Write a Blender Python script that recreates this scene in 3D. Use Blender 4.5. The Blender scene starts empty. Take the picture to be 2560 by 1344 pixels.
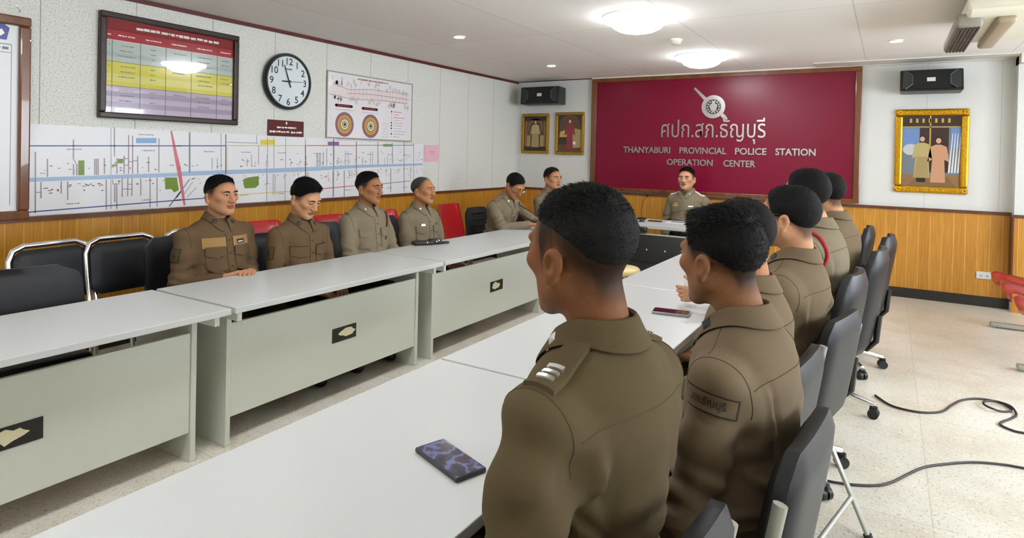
import bpy, bmesh, math, random
import numpy as np
from mathutils import Matrix, Vector
scene = bpy.context.scene
C = scene.collection
PI = math.pi
R = math.radians

# ---------------------------------------------------------------- camera
cam_d = bpy.data.cameras.new('camera')
cam = bpy.data.objects.new('camera', cam_d)
C.objects.link(cam)
cam_d.sensor_fit = 'HORIZONTAL'
cam_d.sensor_width = 36.0
cam_d.lens = 1543.99 / 2560 * 36.0
cam_d.shift_x = 0.0
cam_d.shift_y = -(672 - 405.59) / 2560
cam_d.clip_start = 0.02
YAW, PITCH, ROLL = -0.548, -0.012, 0.022
CAM = Vector((4.6204, -7.6818, 1.3969))
fw = Vector((math.sin(YAW) * math.cos(PITCH), math.cos(YAW) * math.cos(PITCH), math.sin(PITCH)))
r0 = Vector((math.cos(YAW), -math.sin(YAW), 0))
u0 = r0.cross(fw)
rt = r0 * math.cos(ROLL) + u0 * math.sin(ROLL)
up = -r0 * math.sin(ROLL) + u0 * math.cos(ROLL)
M3 = Matrix((rt, up, -fw)).transposed()
cam.matrix_world = Matrix.Translation(CAM) @ M3.to_4x4()
scene.camera = cam

# ---------------------------------------------------------------- world, exposure
w = bpy.data.worlds.new('sky'); scene.world = w; w.use_nodes = True
w.node_tree.nodes['Background'].inputs[0].default_value = (0.90, 0.97, 1.06, 1)
w.node_tree.nodes['Background'].inputs[1].default_value = 13.0
scene.view_settings.view_transform = 'Standard'
scene.view_settings.look = 'None'
scene.view_settings.gamma = 1.0
scene.view_settings.use_curve_mapping = False
scene.view_settings.exposure = 0.42
scene.cycles.diffuse_bounces = 8
scene.cycles.max_bounces = 14
scene.cycles.transparent_max_bounces = 12
LAMP_E = 22.0      # big round ceiling lamps
SPOT_E = 60.0      # recessed downlights

# ---------------------------------------------------------------- room constants
HC, HW = 2.454, 0.933      # ceiling, wainscot cap
XR, YF = 7.4, -10.4        # far right wall, wall behind the camera
HT = 0.69                  # table top height

# ================================================================ helpers
def lin(h):
    if isinstance(h, str):
        h = h.lstrip('#'); h = [int(h[i:i + 2], 16) / 255 for i in (0, 2, 4)]
    return [c / 12.92 if c <= 0.04045 else ((c + 0.055) / 1.055) ** 2.4 for c in h]

def mat(name, col, rough=0.5, metal=0.0, noise=0.0, nscale=60.0, bump=0.0, bscale=200.0, emit=None, estr=0.0,
        coat=0.0, spec=0.5, vcol=None, sub=0.0, sheen=0.0, stretch=(1, 1, 1)):
    m = bpy.data.materials.new(name); m.use_nodes = True
    nt = m.node_tree; N = nt.nodes; L = nt.links
    b = N['Principled BSDF']
    c = (*lin(col), 1)
    b.inputs['Base Color'].default_value = c
    b.inputs['Roughness'].default_value = rough
    b.inputs['Metallic'].default_value = metal
    b.inputs['Specular IOR Level'].default_value = spec
    b.inputs['Coat Weight'].default_value = coat
    if sheen:
        b.inputs['Sheen Weight'].default_value = sheen
        b.inputs['Sheen Roughness'].default_value = 0.5
    if sub:
        b.inputs['Subsurface Weight'].default_value = sub
        b.inputs['Subsurface Radius'].default_value = (0.012, 0.005, 0.003)
        b.inputs['Subsurface Scale'].default_value = 1.0
    src = None
    if vcol:
        a = N.new('ShaderNodeAttribute'); a.attribute_name = vcol; src = a.outputs['Color']
    tc = N.new('ShaderNodeTexCoord'); mp = N.new('ShaderNodeMapping')
    mp.inputs['Scale'].default_value = stretch
    L.new(tc.outputs['Object'], mp.inputs['Vector'])
    if noise:
        n = N.new('ShaderNodeTexNoise'); n.inputs['Scale'].default_value = nscale; n.inputs['Detail'].default_value = 5
        L.new(mp.outputs['Vector'], n.inputs['Vector'])
        mr = N.new('ShaderNodeMapRange'); mr.inputs['From Min'].default_value = 0.3; mr.inputs['From Max'].default_value = 0.7
        mr.inputs['To Min'].default_value = 1 - noise; mr.inputs['To Max'].default_value = 1 + noise
        L.new(n.outputs['Fac'], mr.inputs['Value'])
        mx = N.new('ShaderNodeMix'); mx.data_type = 'RGBA'; mx.blend_type = 'MULTIPLY'; mx.inputs['Factor'].default_value = 1
        mx.clamp_result = False
        if src: L.new(src, mx.inputs['A'])
        else: mx.inputs['A'].default_value = c
        L.new(mr.outputs['Result'], mx.inputs['B'])
        src = mx.outputs['Result']
    if src: L.new(src, b.inputs['Base Color'])
    if bump:
        n2 = N.new('ShaderNodeTexNoise'); n2.inputs['Scale'].default_value = bscale; n2.inputs['Detail'].default_value = 3
        L.new(mp.outputs['Vector'], n2.inputs['Vector'])
        bp = N.new('ShaderNodeBump'); bp.inputs['Strength'].default_value = bump; bp.inputs['Distance'].default_value = 0.004
        L.new(n2.outputs['Fac'], bp.inputs['Height']); L.new(bp.outputs['Normal'], b.inputs['Normal'])
    if emit:
        b.inputs['Emission Color'].default_value = (*lin(emit), 1)
        b.inputs['Emission Strength'].default_value = estr
    return m

class MB:
    """collects shapes into one mesh"""
    def __init__(s): s.v = []; s.f = []; s.mi = []; s.m = 0
    def add(s, vs, fs):
        o = len(s.v); s.v += [tuple(v) for v in vs]; s.f += [tuple(i + o for i in f) for f in fs]; s.mi += [s.m] * len(fs)
    def box(s, a, b, rot=None, pivot=None):
        x0, y0, z0 = a; x1, y1, z1 = b
        vs = [Vector(p) for p in ((x0, y0, z0), (x1, y0, z0), (x1, y1, z0), (x0, y1, z0), (x0, y0, z1), (x1, y0, z1), (x1, y1, z1), (x0, y1, z1))]
        if rot is not None:
            pv = Vector(pivot) if pivot else Vector(((x0 + x1) / 2, (y0 + y1) / 2, (z0 + z1) / 2))
            vs = [rot @ (v - pv) + pv for v in vs]
        s.add(vs, [(0, 3, 2, 1), (4, 5, 6, 7), (0, 1, 5, 4), (1, 2, 6, 5), (2, 3, 7, 6), (3, 0, 4, 7)])
    def tube(s, pts, r, n=10, closed=False, flat=1.0, cap=True):
        pts = [Vector(p) for p in pts]; k = len(pts); vs = []; fs = []
        rs = r if isinstance(r, (list, tuple)) else [r] * k
        nrm = None
        for i, p in enumerate(pts):
            if closed: t = pts[(i + 1) % k] - pts[i - 1]
            else: t = pts[min(i + 1, k - 1)] - pts[max(i - 1, 0)]
            t.normalize()
            if nrm is None:
                a = Vector((0, 0, 1)) if abs(t.z) < 0.9 else Vector((1, 0, 0))
                nrm = (a - t * a.dot(t)).normalized()
            else:
                nrm = (nrm - t * nrm.dot(t)).normalized()
            bn = t.cross(nrm)
            for j in range(n):
                a = 2 * PI * j / n
                vs.append(p + nrm * (math.cos(a) * rs[i] * flat) + bn * (math.sin(a) * rs[i]))
        m = k if closed else k - 1
        for i in range(m):
            for j in range(n):
                a = i * n + j; b = i * n + (j + 1) % n; c = ((i + 1) % k) * n + (j + 1) % n; d = ((i + 1) % k) * n + j
                fs.append((a, b, c, d))
        if not closed and cap:
            fs.append(tuple(range(n - 1, -1, -1))); fs.append(tuple((k - 1) * n + j for j in range(n)))
        s.add(vs, fs)
    def lathe(s, prof, c=(0, 0, 0), n=32, axis='z', cap=True):
        """prof: (radius, height) list from bottom up"""
        vs = []; fs = []; k = len(prof)
        for (r_, h) in prof:
            for j in range(n):
                a = 2 * PI * j / n; x, y = r_ * math.cos(a), r_ * math.sin(a)
                if axis == 'z': vs.append((c[0] + x, c[1] + y, c[2] + h))
                elif axis == 'x': vs.append((c[0] + h, c[1] + x, c[2] + y))
                else: vs.append((c[0] + y, c[1] + h, c[2] + x))
        for i in range(k - 1):
            for j in range(n):
                fs.append((i * n + j, i * n + (j + 1) % n, (i + 1) * n + (j + 1) % n, (i + 1) * n + j))
        if cap and prof[0][0] > 1e-6: fs.append(tuple(range(n - 1, -1, -1)))
        if cap and prof[-1][0] > 1e-6: fs.append(tuple((k - 1) * n + j for j in range(n)))
        s.add(vs, fs)
    def prism(s, poly, d0, d1, fn):
        """poly in (u,v); fn(u,v,d)->xyz ; extruded from d0 to d1"""
        n = len(poly)
        vs = [fn(u, v, d0) for u, v in poly] + [fn(u, v, d1) for u, v in poly]
        fs = [tuple(range(n - 1, -1, -1)), tuple(range(n, 2 * n))]
        for i in range(n): fs.append((i, (i + 1) % n, n + (i + 1) % n, n + i))
        s.add(vs, fs)
    def rbox(s, a, b, r=0.02, seg=3, rot=None, pivot=None):
        """box with all edges rounded"""
        bm = bmesh.new(); bmesh.ops.create_cube(bm, size=1)
        for v in bm.verts:
            for i in range(3): v.co[i] = (a[i] + b[i]) / 2 + v.co[i] * (b[i] - a[i])
        bmesh.ops.bevel(bm, geom=bm.edges[:] , offset=r, segments=seg, affect='EDGES', profile=0.5)
        if rot is not None:
            pv = Vector(pivot) if pivot else Vector([(a[i] + b[i]) / 2 for i in range(3)])
            for v in bm.verts: v.co = rot @ (v.co - pv) + pv
        bm.verts.index_update()
        s.add([v.co.copy() for v in bm.verts], [tuple(v.index for v in f.verts) for f in bm.faces]); bm.free()
    def mesh(s, name):
        me = bpy.data.meshes.new(name); me.from_pydata(s.v, [], s.f); me.update(); return me
    def build(s, name, mats, parent=None, smooth=0, bevel=0, loc=None, fix=True):
        me = s.mesh(name)
        if not isinstance(mats, (list, tuple)): mats = [mats]
        for m in mats: me.materials.append(m)
        me.polygons.foreach_set('material_index', s.mi)
        if fix:
            bm = bmesh.new(); bm.from_mesh(me); bmesh.ops.recalc_face_normals(bm, faces=bm.faces); bm.to_mesh(me); bm.free()
        o = link(name, me, parent)
        if loc: o.location = loc
        if smooth:
            me.polygons.foreach_set('use_smooth', [True] * len(me.polygons))
            if smooth > 1:
                me.set_sharp_from_angle(angle=R(smooth))
        if bevel:
            bv = o.modifiers.new('bevel', 'BEVEL'); bv.width = bevel; bv.segments = 2; bv.limit_method = 'ANGLE'; bv.angle_limit = R(40)
        return o

def link(name, me, parent=None):
    o = bpy.data.objects.new(name, me); C.objects.link(o)
    if parent is not None: o.parent = parent
    return o
def tag(o, label=None, cat=None, group=None, kind=None):
    if label: o['label'] = label
    if cat: o['category'] = cat
    if group: o['group'] = group
    if kind: o['kind'] = kind
    return o
def thing(name, label, cat, loc=(0, 0, 0), rz=0, group=None):
    o = bpy.data.objects.new(name, None); C.objects.link(o); o.empty_display_size = 0.1
    o.location = loc; o.rotation_euler = (0, 0, rz)
    return tag(o, label, cat, group)
def struct(o): o['kind'] = 'structure'; return o
def dup(root, loc, rz, label=None, group=None):
    r_ = root.copy(); C.objects.link(r_); r_.location = loc; r_.rotation_euler = (0, 0, rz)
    if label: r_['label'] = label
    if group: r_['group'] = group
    for ch in list(root.children):
        c = ch.copy(); C.objects.link(c); c.parent = r_
        for g in list(ch.children):
            d = g.copy(); C.objects.link(d); d.parent = c
    return r_

_txt = {}
def text_polys(body, size, align='CENTER', extrude=0.0, bold=0.0):
    """a piece of lettering as (verts, faces) in its own plane, baseline at v=0"""
    cu = bpy.data.curves.new('lettering', 'FONT'); cu.body = body; cu.size = size; cu.align_x = align; cu.extrude = extrude
    cu.offset = bold; cu.resolution_u = 3
    o = bpy.data.objects.new('lettering', cu); C.objects.link(o)
    dg = bpy.context.evaluated_depsgraph_get(); dg.update()
    me = bpy.data.meshes.new_from_object(o.evaluated_get(dg))
    vs = [tuple(v.co) for v in me.vertices]; fs = [tuple(p.vertices) for p in me.polygons]
    bpy.data.objects.remove(o); bpy.data.curves.remove(cu); bpy.data.meshes.remove(me)
    return vs, fs
def fit_text(body, u0, u1, v0, h=None, extrude=0.0, bold=0.0):
    """lettering scaled to run from u0 to u1 (width) with capital height left as is or set by h"""
    vs, fs = text_polys(body, 1.0, 'LEFT', extrude, bold)
    a = np.array(vs); 
    if len(a) == 0: return [], []
    sx = (u1 - u0) / (a[:, 0].max() - a[:, 0].min()); sy = sx if h is None else h / 0.72
    a[:, 0] = u0 + (a[:, 0] - a[:, 0].min()) * sx; a[:, 1] = v0 + a[:, 1] * sy
    return [tuple(x) for x in a], fs

class Art:
    """flat coloured shapes printed on a sheet; fn(u,v,d)->xyz; every layer lies a hair above the last"""
    def __init__(s, fn): s.fn = fn; s.b = MB(); s.d = 0.0006; s.cols = []; s.mats = []
    def use(s, m, lift=None):
        if m not in s.mats: s.mats.append(m)
        s.b.m = s.mats.index(m)
        if lift: s.d = lift
    def poly(s, m, pts, lift=None):
        s.use(m, lift); n = len(pts); s.b.add([s.fn(u, v, s.d) for u, v in pts], [tuple(range(n))])
    def rect(s, m, u0, v0, u1, v1, lift=None): s.poly(m, [(u0, v0), (u1, v0), (u1, v1), (u0, v1)], lift)
    def line(s, m, u0, v0, u1, v1, wd, lift=None):
        dx, dy = u1 - u0, v1 - v0; l = math.hypot(dx, dy) or 1; nx, ny = -dy / l * wd / 2, dx / l * wd / 2
        s.poly(m, [(u0 + nx, v0 + ny), (u1 + nx, v1 + ny), (u1 - nx, v1 - ny), (u0 - nx, v0 - ny)], lift)
    def disc(s, m, cu, cv, r_, n=28, lift=None, ry=None):
        ry = ry or r_; s.poly(m, [(cu + r_ * math.cos(2 * PI * i / n), cv + ry * math.sin(2 * PI * i / n)) for i in range(n)], lift)
    def text(s, m, vf, lift=None):
        s.use(m, lift); vs, fs = vf; s.b.add([s.fn(x, y, s.d) for x, y, z in vs], fs)
    def scrib(s, m, u0, u1, v, h, rng, lift=None):
        """a line of print too small to read: short dashes"""
        u = u0
        while u < u1:
            l = rng.uniform(0.6, 2.2) * h; e = min(u + l, u1)
            s.rect(m, u, v - h / 2 * rng.uniform(.5, 1), e, v + h / 2 * rng.uniform(.5, 1), lift); u = e + h * rng.uniform(.15, .5)
    def build(s, name, parent=None): return s.b.build(name, s.mats, parent, fix=False)
def onleft(x0): return lambda u, v, d: (x0 + d, u, v)
def onback(y0): return lambda u, v, d: (u, y0 - d, v)

# ================================================================ materials
def nodes(m): return m.node_tree.nodes, m.node_tree.links, m.node_tree.nodes['Principled BSDF']
def planar(m, axes, sc=(1, 1)):
    N, L, b = nodes(m)
    tc = N.new('ShaderNodeTexCoord'); sp = N.new('ShaderNodeSeparateXYZ'); cb = N.new('ShaderNodeCombineXYZ')
    L.new(tc.outputs['Object'], sp.inputs[0])
    for i, a in enumerate(axes): L.new(sp.outputs[a.upper()], cb.inputs[i])
    return cb.outputs[0]
def brick(m, vec, bw, rh, mortar, c1, c2, cm, off=(0, 0), offset=0.0, bias=0.0):
    N, L, b = nodes(m)
    mp = N.new('ShaderNodeMapping'); mp.inputs['Location'].default_value = (off[0], off[1], 0); L.new(vec, mp.inputs[0])
    t = N.new('ShaderNodeTexBrick'); t.offset = offset; t.squash = 1.0
    t.inputs['Scale'].default_value = 1; t.inputs['Brick Width'].default_value = bw; t.inputs['Row Height'].default_value = rh
    t.inputs['Mortar Size'].default_value = mortar; t.inputs['Mortar Smooth'].default_value = 0.3; t.inputs['Bias'].default_value = bias
    for k, c in (('Color1', c1), ('Color2', c2), ('Mortar', cm)): t.inputs[k].default_value = (*lin(c), 1)
    L.new(mp.outputs[0], t.inputs['Vector']); return t
def speckle(m, vec_out, col, lo, hi, scale, detail=4, kind='noise', rough=0.6):
    """mixes col over what feeds Base Color where a noise lies between lo and hi"""
    N, L, b = nodes(m)
    tc = N.new('ShaderNodeTexCoord')
    if kind == 'noise':
        n = N.new('ShaderNodeTexNoise'); n.inputs['Scale'].default_value = scale; n.inputs['Detail'].default_value = detail; n.inputs['Roughness'].default_value = rough
        o = n.outputs['Fac']
    else:
        n = N.new('ShaderNodeTexVoronoi'); n.inputs['Scale'].default_value = scale; o = n.outputs['Distance']
    L.new(tc.outputs['Object'], n.inputs['Vector'])
    mr = N.new('ShaderNodeMapRange'); mr.inputs['From Min'].default_value = lo; mr.inputs['From Max'].default_value = hi
    L.new(o, mr.inputs['Value'])
    mx = N.new('ShaderNodeMix'); mx.data_type = 'RGBA'
    L.new(mr.outputs['Result'], mx.inputs['Factor']); L.new(vec_out, mx.inputs['A']); mx.inputs['B'].default_value = (*lin(col), 1)
    return mx.outputs['Result']

def wall_material(name, axes, base, vein, bw, rh, off, lo=0.52, hi=0.68, joint='#9a988c'):
    m = mat(name, base, 0.85, bump=0.35, bscale=55)
    N, L, b = nodes(m)
    t = brick(m, planar(m, axes), bw, rh, 0.0035, base, base, joint, off)
    o = speckle(m, t.outputs['Color'], vein, lo, hi, 95, 3)
    L.new(o, b.inputs['Base Color']); return m
M = {}
M['wall_left'] = wall_material('speckled wallpaper', 'yz', '#dedfd8', '#bdbdb4', 0.585, 5.0, (0.046, 0.0), .5, .66)
M['wall_back'] = wall_material('white wall board', 'xz', '#d3d4cf', '#bfbeb7', 0.61, 5.0, (0.55, 0), .56, .8, '#bdbcb4')
def plank_material(name, axes, c1, c2, cm):
    m = mat(name, c1, 0.32, spec=0.4)
    N, L, b = nodes(m)
    v = planar(m, axes)
    t = brick(m, v, 0.098, 9.0, 0.0035, c1, c2, cm)
    mp = N.new('ShaderNodeMapping'); mp.inputs['Scale'].default_value = (55, 2.2, 1); L.new(v, mp.inputs[0])
    n = N.new('ShaderNodeTexNoise'); n.inputs['Scale'].default_value = 1.6; n.inputs['Detail'].default_value = 5; L.new(mp.outputs[0], n.inputs[0])
    mr = N.new('ShaderNodeMapRange'); mr.inputs['From Min'].default_value = .3; mr.inputs['From Max'].default_value = .7
    mr.inputs['To Min'].default_value = .78; mr.inputs['To Max'].default_value = 1.14; L.new(n.outputs['Fac'], mr.inputs[0])
    mx = N.new('ShaderNodeMix'); mx.data_type = 'RGBA'; mx.blend_type = 'MULTIPLY'; mx.inputs['Factor'].default_value = 1
    L.new(t.outputs['Color'], mx.inputs['A']); L.new(mr.outputs[0], mx.inputs['B'])
    L.new(mx.outputs['Result'], b.inputs['Base Color']); return m
M['plank_left'] = plank_material('honey plank left', 'yz', '#b27a22', '#bd862c', '#c99c4c')
M['plank_back'] = plank_material('honey plank back', 'xz', '#b87e2c', '#c38a36', '#d0a458')
def floor_material():
    m = mat('terrazzo', '#c9c2ae', 0.28, spec=0.5)
    N, L, b = nodes(m)
    t = brick(m, planar(m, 'xy'), 1.2, 1.2, 0.003, '#dcd7ca', '#d6d0c2', '#c4bcaa')
    o = speckle(m, t.outputs['Color'], '#c6bba6', .45, .75, 3.0, 4)
    o = speckle(m, o, '#a69a86', .60, .68, 75, 2)
    o = speckle(m, o, '#e6e1d2', .60, .70, 42, 2)
    o = speckle(m, o, '#95897a', .66, .70, 110, 1)
    L.new(o, b.inputs['Base Color']); return m
M['floor'] = floor_material()
def ceil_material():
    m = mat('ceiling board', '#c6c1b6', 0.9)
    N, L, b = nodes(m)
    t = brick(m, planar(m, 'yx'), 2.4, 1.18, 0.004, '#eceae5', '#e9e6e1', '#c8c4bc', (0.55, 0.33), 0.0)
    L.new(t.outputs['Color'], b.inputs['Base Color']); return m
M['ceiling'] = ceil_material()
M['trim_red'] = mat('dark red trim', '#5a1c1c', 0.5)
M['trim_wood'] = mat('dark wood trim', '#5c3216', 0.4, noise=.2, nscale=20)
M['trim_white'] = mat('white cornice', '#d6d3c8', 0.6)
M['base'] = mat('black skirting', '#241f1a', 0.45)
M['top'] = mat('pale laminate', '#b8bab8', 0.30, noise=.02, nscale=300, spec=.35)
M['slab'] = mat('grey laminate panel', '#c6c9be', 0.45, noise=.02, nscale=200)
M['edge'] = mat('white edge band', '#cfd0c6', 0.4)
M['railmetal'] = mat('white painted steel', '#d4d5d0', 0.35)
M['blackplate'] = mat('black plate', '#16140f', 0.4)
M['cream_tape'] = mat('torn cream tape', '#d6cfae', 0.7)
M['vinyl'] = mat('black vinyl', '#141517', 0.42, bump=.15, bscale=350, spec=.35)
M['vinyl_grey'] = mat('worn black vinyl', '#1d1e21', 0.45, spec=.35, bump=.15, bscale=350)
M['fabric_black'] = mat('black mesh fabric', '#1d1e20', 0.8, bump=.3, bscale=500)
M['plastic_black'] = mat('black plastic', '#131313', 0.4)
M['chrome'] = mat('chrome', '#e4e4e2', 0.2, metal=1)
M['steel'] = mat('grey painted steel tube', '#a6a69c', 0.35, metal=.3)
M['red'] = mat('red moulded plastic', '#b3131c', 0.28)
M['frame_dark'] = mat('dark stained frame', '#2c1712', 0.35, noise=.2, nscale=25)
M['frame_wood'] = mat('varnished wood frame', '#6e3f1e', 0.22, noise=.25, nscale=14, coat=.4, stretch=(1, 1, .2))
M['gold'] = mat('gilt moulding', '#c8941a', 0.3, metal=.75, noise=.25, nscale=60, bump=.6, bscale=60)
M['gold_dull'] = mat('dull gilt', '#a8802c', 0.35, metal=.7, noise=.2, nscale=50)
M['maroon'] = mat('maroon acrylic', '#76082a', 0.3, spec=.3)
M['letter'] = mat('brushed steel lettering', '#bab6b2', 0.3, metal=1)
M['white'] = mat('white paper', '#e2e3e4', 0.35)
M['glass_print'] = mat('glazed print', '#e4e4e6', 0.1, coat=.5)
def ink(n, c, r=0.35): M[n] = mat('ink ' + n, c, r); return M[n]
for n, c in dict(pl='#9c8894', lb='#a9bccb', bl='#3d4a94', gr='#6c8a22', sk='#7ea6cc', gy='#8a8a98', dk='#3a3a48', ye='#d8c638', ore='#e8a468',
                 re='#d05a6c', br='#96604e', gn='#7c9a70', pu='#86609a', ca='#9fb8d2', rd='#cf6a70', tx='#6e6f76', blk='#101114', pinkline='#e2b0bc').items(): ink(n, c)
M['or'] = M['ore']
for n, c in dict(hd='#8a1420', sh='#a8202e', g1='#b6c2bc', g2='#a9b6b0', y1='#d4cc4a', y2='#dcd67a', p1='#bfb2c4', p2='#a598b0', wt='#efe9e6', mar='#571a1c').items(): ink(n, c, 0.14)
M['pink'] = mat('pink note paper', '#e3b6c4', 0.7)
def thin_glass(name, r=.02):
    m = bpy.data.materials.new(name); m.use_nodes = True; N, L, b = nodes(m); N.remove(b)
    o = [n for n in N if n.type == 'OUTPUT_MATERIAL'][0]; t = N.new('ShaderNodeBsdfTransparent'); g = N.new('ShaderNodeBsdfGlossy'); g.inputs['Roughness'].default_value = r
    f = N.new('ShaderNodeLayerWeight'); f.inputs['Blend'].default_value = .3; x = N.new('ShaderNodeMixShader')
    pw = N.new('ShaderNodeMath'); pw.operation = 'POWER'; pw.inputs[1].default_value = 3.0; mu = N.new('ShaderNodeMath'); mu.operation = 'MULTIPLY_ADD'; mu.inputs[1].default_value = .6; mu.inputs[2].default_value = .04
    L.new(f.outputs['Facing'], pw.inputs[0]); L.new(pw.outputs[0], mu.inputs[0])
    L.new(mu.outputs[0], x.inputs[0]); L.new(t.outputs[0], x.inputs[1]); L.new(g.outputs[0], x.inputs[2]); L.new(x.outputs[0], o.inputs[0]); return m
M['glass'] = thin_glass('clear thin glass')
M['lamp'] = mat('opal lamp', '#ffffff', 0.5, emit='#f6f9ff', estr=LAMP_E)
M['spotlamp'] = mat('downlight lens', '#ffffff', 0.5, emit='#fffaf2', estr=SPOT_E)
M['lampring'] = mat('white lamp ring', '#e8e8e4', 0.4)
M['cream'] = mat('cream plastic', '#dcd9c4', 0.4)
M['cream_dirty'] = mat('yellowed plastic', '#a08f78', 0.4)
M['grille'] = mat('grey louvre', '#8a8478', 0.5)
M['darkslot'] = mat('dark slot', '#3c3832', 0.7)
# ================================================================ the room
def slabobj(name, a, b, m): o = MB(); o.box(a, b); return struct(o.build(name, m))
slabobj('floor', (-.15, YF - .15, -.12), (XR + .15, .15, 0), M['floor'])
slabobj('ceiling', (-.15, YF - .15, HC), (XR + .15, .15, HC + .12), M['ceiling'])
slabobj('wall_left', (-.15, YF, 0), (0, 0, HC), M['wall_left'])
slabobj('wall_back', (-.15, 0, 0), (XR + .15, .15, HC), M['wall_back'])
slabobj('wall_front', (-.15, YF - .15, 0), (XR + .15, YF, HC), M['wall_back'])
# right wall with three windows, well outside the frame
o = MB()
o.box((XR, YF, 0), (XR + .15, 0, .95)); o.box((XR, YF, 2.15), (XR + .15, 0, HC))
ys = [YF, -7.0, -5.3, -4.5, -2.9, -2.5, -1.3, 0]
for i in range(0, 8, 2): o.box((XR, ys[i], .95), (XR + .15, ys[i + 1], 2.15))
struct(o.build('wall_right', M['wall_back']))
for i in (1, 3, 5):
    o = MB(); y0, y1 = ys[i], ys[i + 1]
    for a, b in (((XR + .02, y0, .95), (XR + .1, y0 + .05, 2.15)), ((XR + .02, y1 - .05, .95), (XR + .1, y1, 2.15)), ((XR + .02, y0, .95), (XR + .1, y1, 1.0)), ((XR + .02, y0, 2.1), (XR + .1, y1, 2.15)), ((XR + .03, (y0 + y1) / 2 - .025, 1.0), (XR + .09, (y0 + y1) / 2 + .025, 2.1))): o.box(a, b)
    wf = struct(o.build('window_%d' % (i // 2 + 1), M['railmetal']))
# wainscot, cap rails, skirting, cornices
slabobj('trim_1', (0, YF, 0.0), (.022, -.0, HW - .02), M['plank_left'])
slabobj('trim_2', (.022, -.022, 0.0), (5.65, 0, HW - .02), M['plank_back'])
slabobj('trim_3', (0, YF, HW - .02), (.036, 0, HW + .01), M['trim_wood'])
slabobj('trim_4', (.036, -.036, HW - .02), (5.65, 0, HW + .01), M['trim_wood'])
slabobj('baseboard_left', (.022, YF, 0), (.036, -.036, .1), M['base'])
slabobj('baseboard_back', (.036, -.036, 0), (5.65, -.022, .1), M['base'])
slabobj('trim_5', (0, YF, HC - .03), (.02, 0, HC), M['trim_red'])
slabobj('trim_6', (.02, -.014, HC - .012), (1.19, 0, HC), M['trim_red'])
o = MB(); o.box((1.19, -.05, HC - .02), (5.65, 0, HC)); o.box((3.9, -.35, HC - .012), (5.65, -.05, HC)); struct(o.build('trim_7', M['trim_white'], bevel=.004))
# pillar at the right end of the back wall
slabobj('wall_pillar', (5.65, -.16, 0), (6.35, 0, HC), M['wall_back'])
o = MB(); o.box((5.644, -.172, 0), (6.35, -.16, HW - .03)); struct(o.build('trim_8', M['plank_back']))
o = MB(); o.box((5.638, -.18, HW - .03), (6.35, -.16, HW)); o.box((5.636, -.18, .1), (5.65, -.022, HW - .03)); struct(o.build('trim_9', M['trim_wood']))
slabobj('trim_10', (5.65, -.3, HC - .09), (6.35, -.0, HC), M['trim_white'])

# ---------------------------------------------------------------- lamps on the ceiling
def round_lamp(x, y, label):
    t = thing('ceiling_lamp', label, 'ceiling lamp', (x, y, HC))
    o = MB(); o.lathe([(.262, 0), (.262, -.008), (.25, -.014), (.235, -.014), (.235, 0)][::-1], n=48); o.build('lamp_ring', M['lampring'], t, smooth=40)
    o = MB(); o.lathe([(0.0001, -.125), (.07, -.12), (.13, -.107), (.175, -.084), (.195, -.062), (.205, -.048), (.246, -.04), (.250, -.028), (.248, -.006)], n=48); o.build('diffuser', M['lamp'], t, smooth=40)
    return t
lamp0 = round_lamp(2.98, -3.23, 'large round opal ceiling lamp nearest the camera, glowing white')
dup(lamp0, (2.95, -1.26, HC), 0, 'large round opal ceiling lamp nearest the maroon board, glowing white')
for y in (-5.35, -7.4, -9.3): dup(lamp0, (3.0, y, HC), 0, 'large round opal ceiling lamp behind the camera', 'round lamps behind the camera')
for o in list(C.objects):
    if o.name.startswith('ceiling_lamp') and not o.get('group'): o['group'] = 'large round ceiling lamps'
def down_light(x, y, label, grp='recessed downlights'):
    t = thing('downlight', label, 'downlight', (x, y, HC), 0, grp)
    o = MB(); o.lathe([(.058, 0.0), (.058, -.006), (.048, -.01), (.046, -.004)], n=32); o.build('trim_ring', M['lampring'], t, smooth=40)
    o = MB(); o.lathe([(.047, -.003), (.04, -.0085), (.0001, -.0095)][::-1], n=32); o.build('lens', M['spotlamp'], t, smooth=40)
    return t
d0 = down_light(1.283, -3.176, 'small lit downlight in the ceiling above the bullseye poster wall, nearer the camera')
dup(d0, (1.222, -1.282, HC), 0, 'small lit downlight in the ceiling near the left corner speaker')
dup(d0, (4.645, -1.423, HC), 0, 'small lit downlight in the ceiling in front of the right speaker')
for x in (1.28, 4.65):
    for y in (-5.1, -7.0, -8.9): dup(d0, (x, y, HC), 0, 'small lit downlight outside the picture', 'downlights outside the picture')
# smoke detector
t = thing('smoke_detector', 'small white smoke detector between the two big ceiling lamps', 'smoke detector', (2.98, -2.249, HC))
o = MB(); o.lathe([(.055, 0), (.055, -.012), (.048, -.02)][::-1], n=28); o.build('mount_plate', M['lampring'], t, smooth=40)
o = MB(); o.lathe([(.042, -.02), (.045, -.034), (.034, -.046), (.012, -.05), (.0001, -.05)][::-1], n=28); o.build('sensor_head', M['cream'], t, smooth=40)

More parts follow.
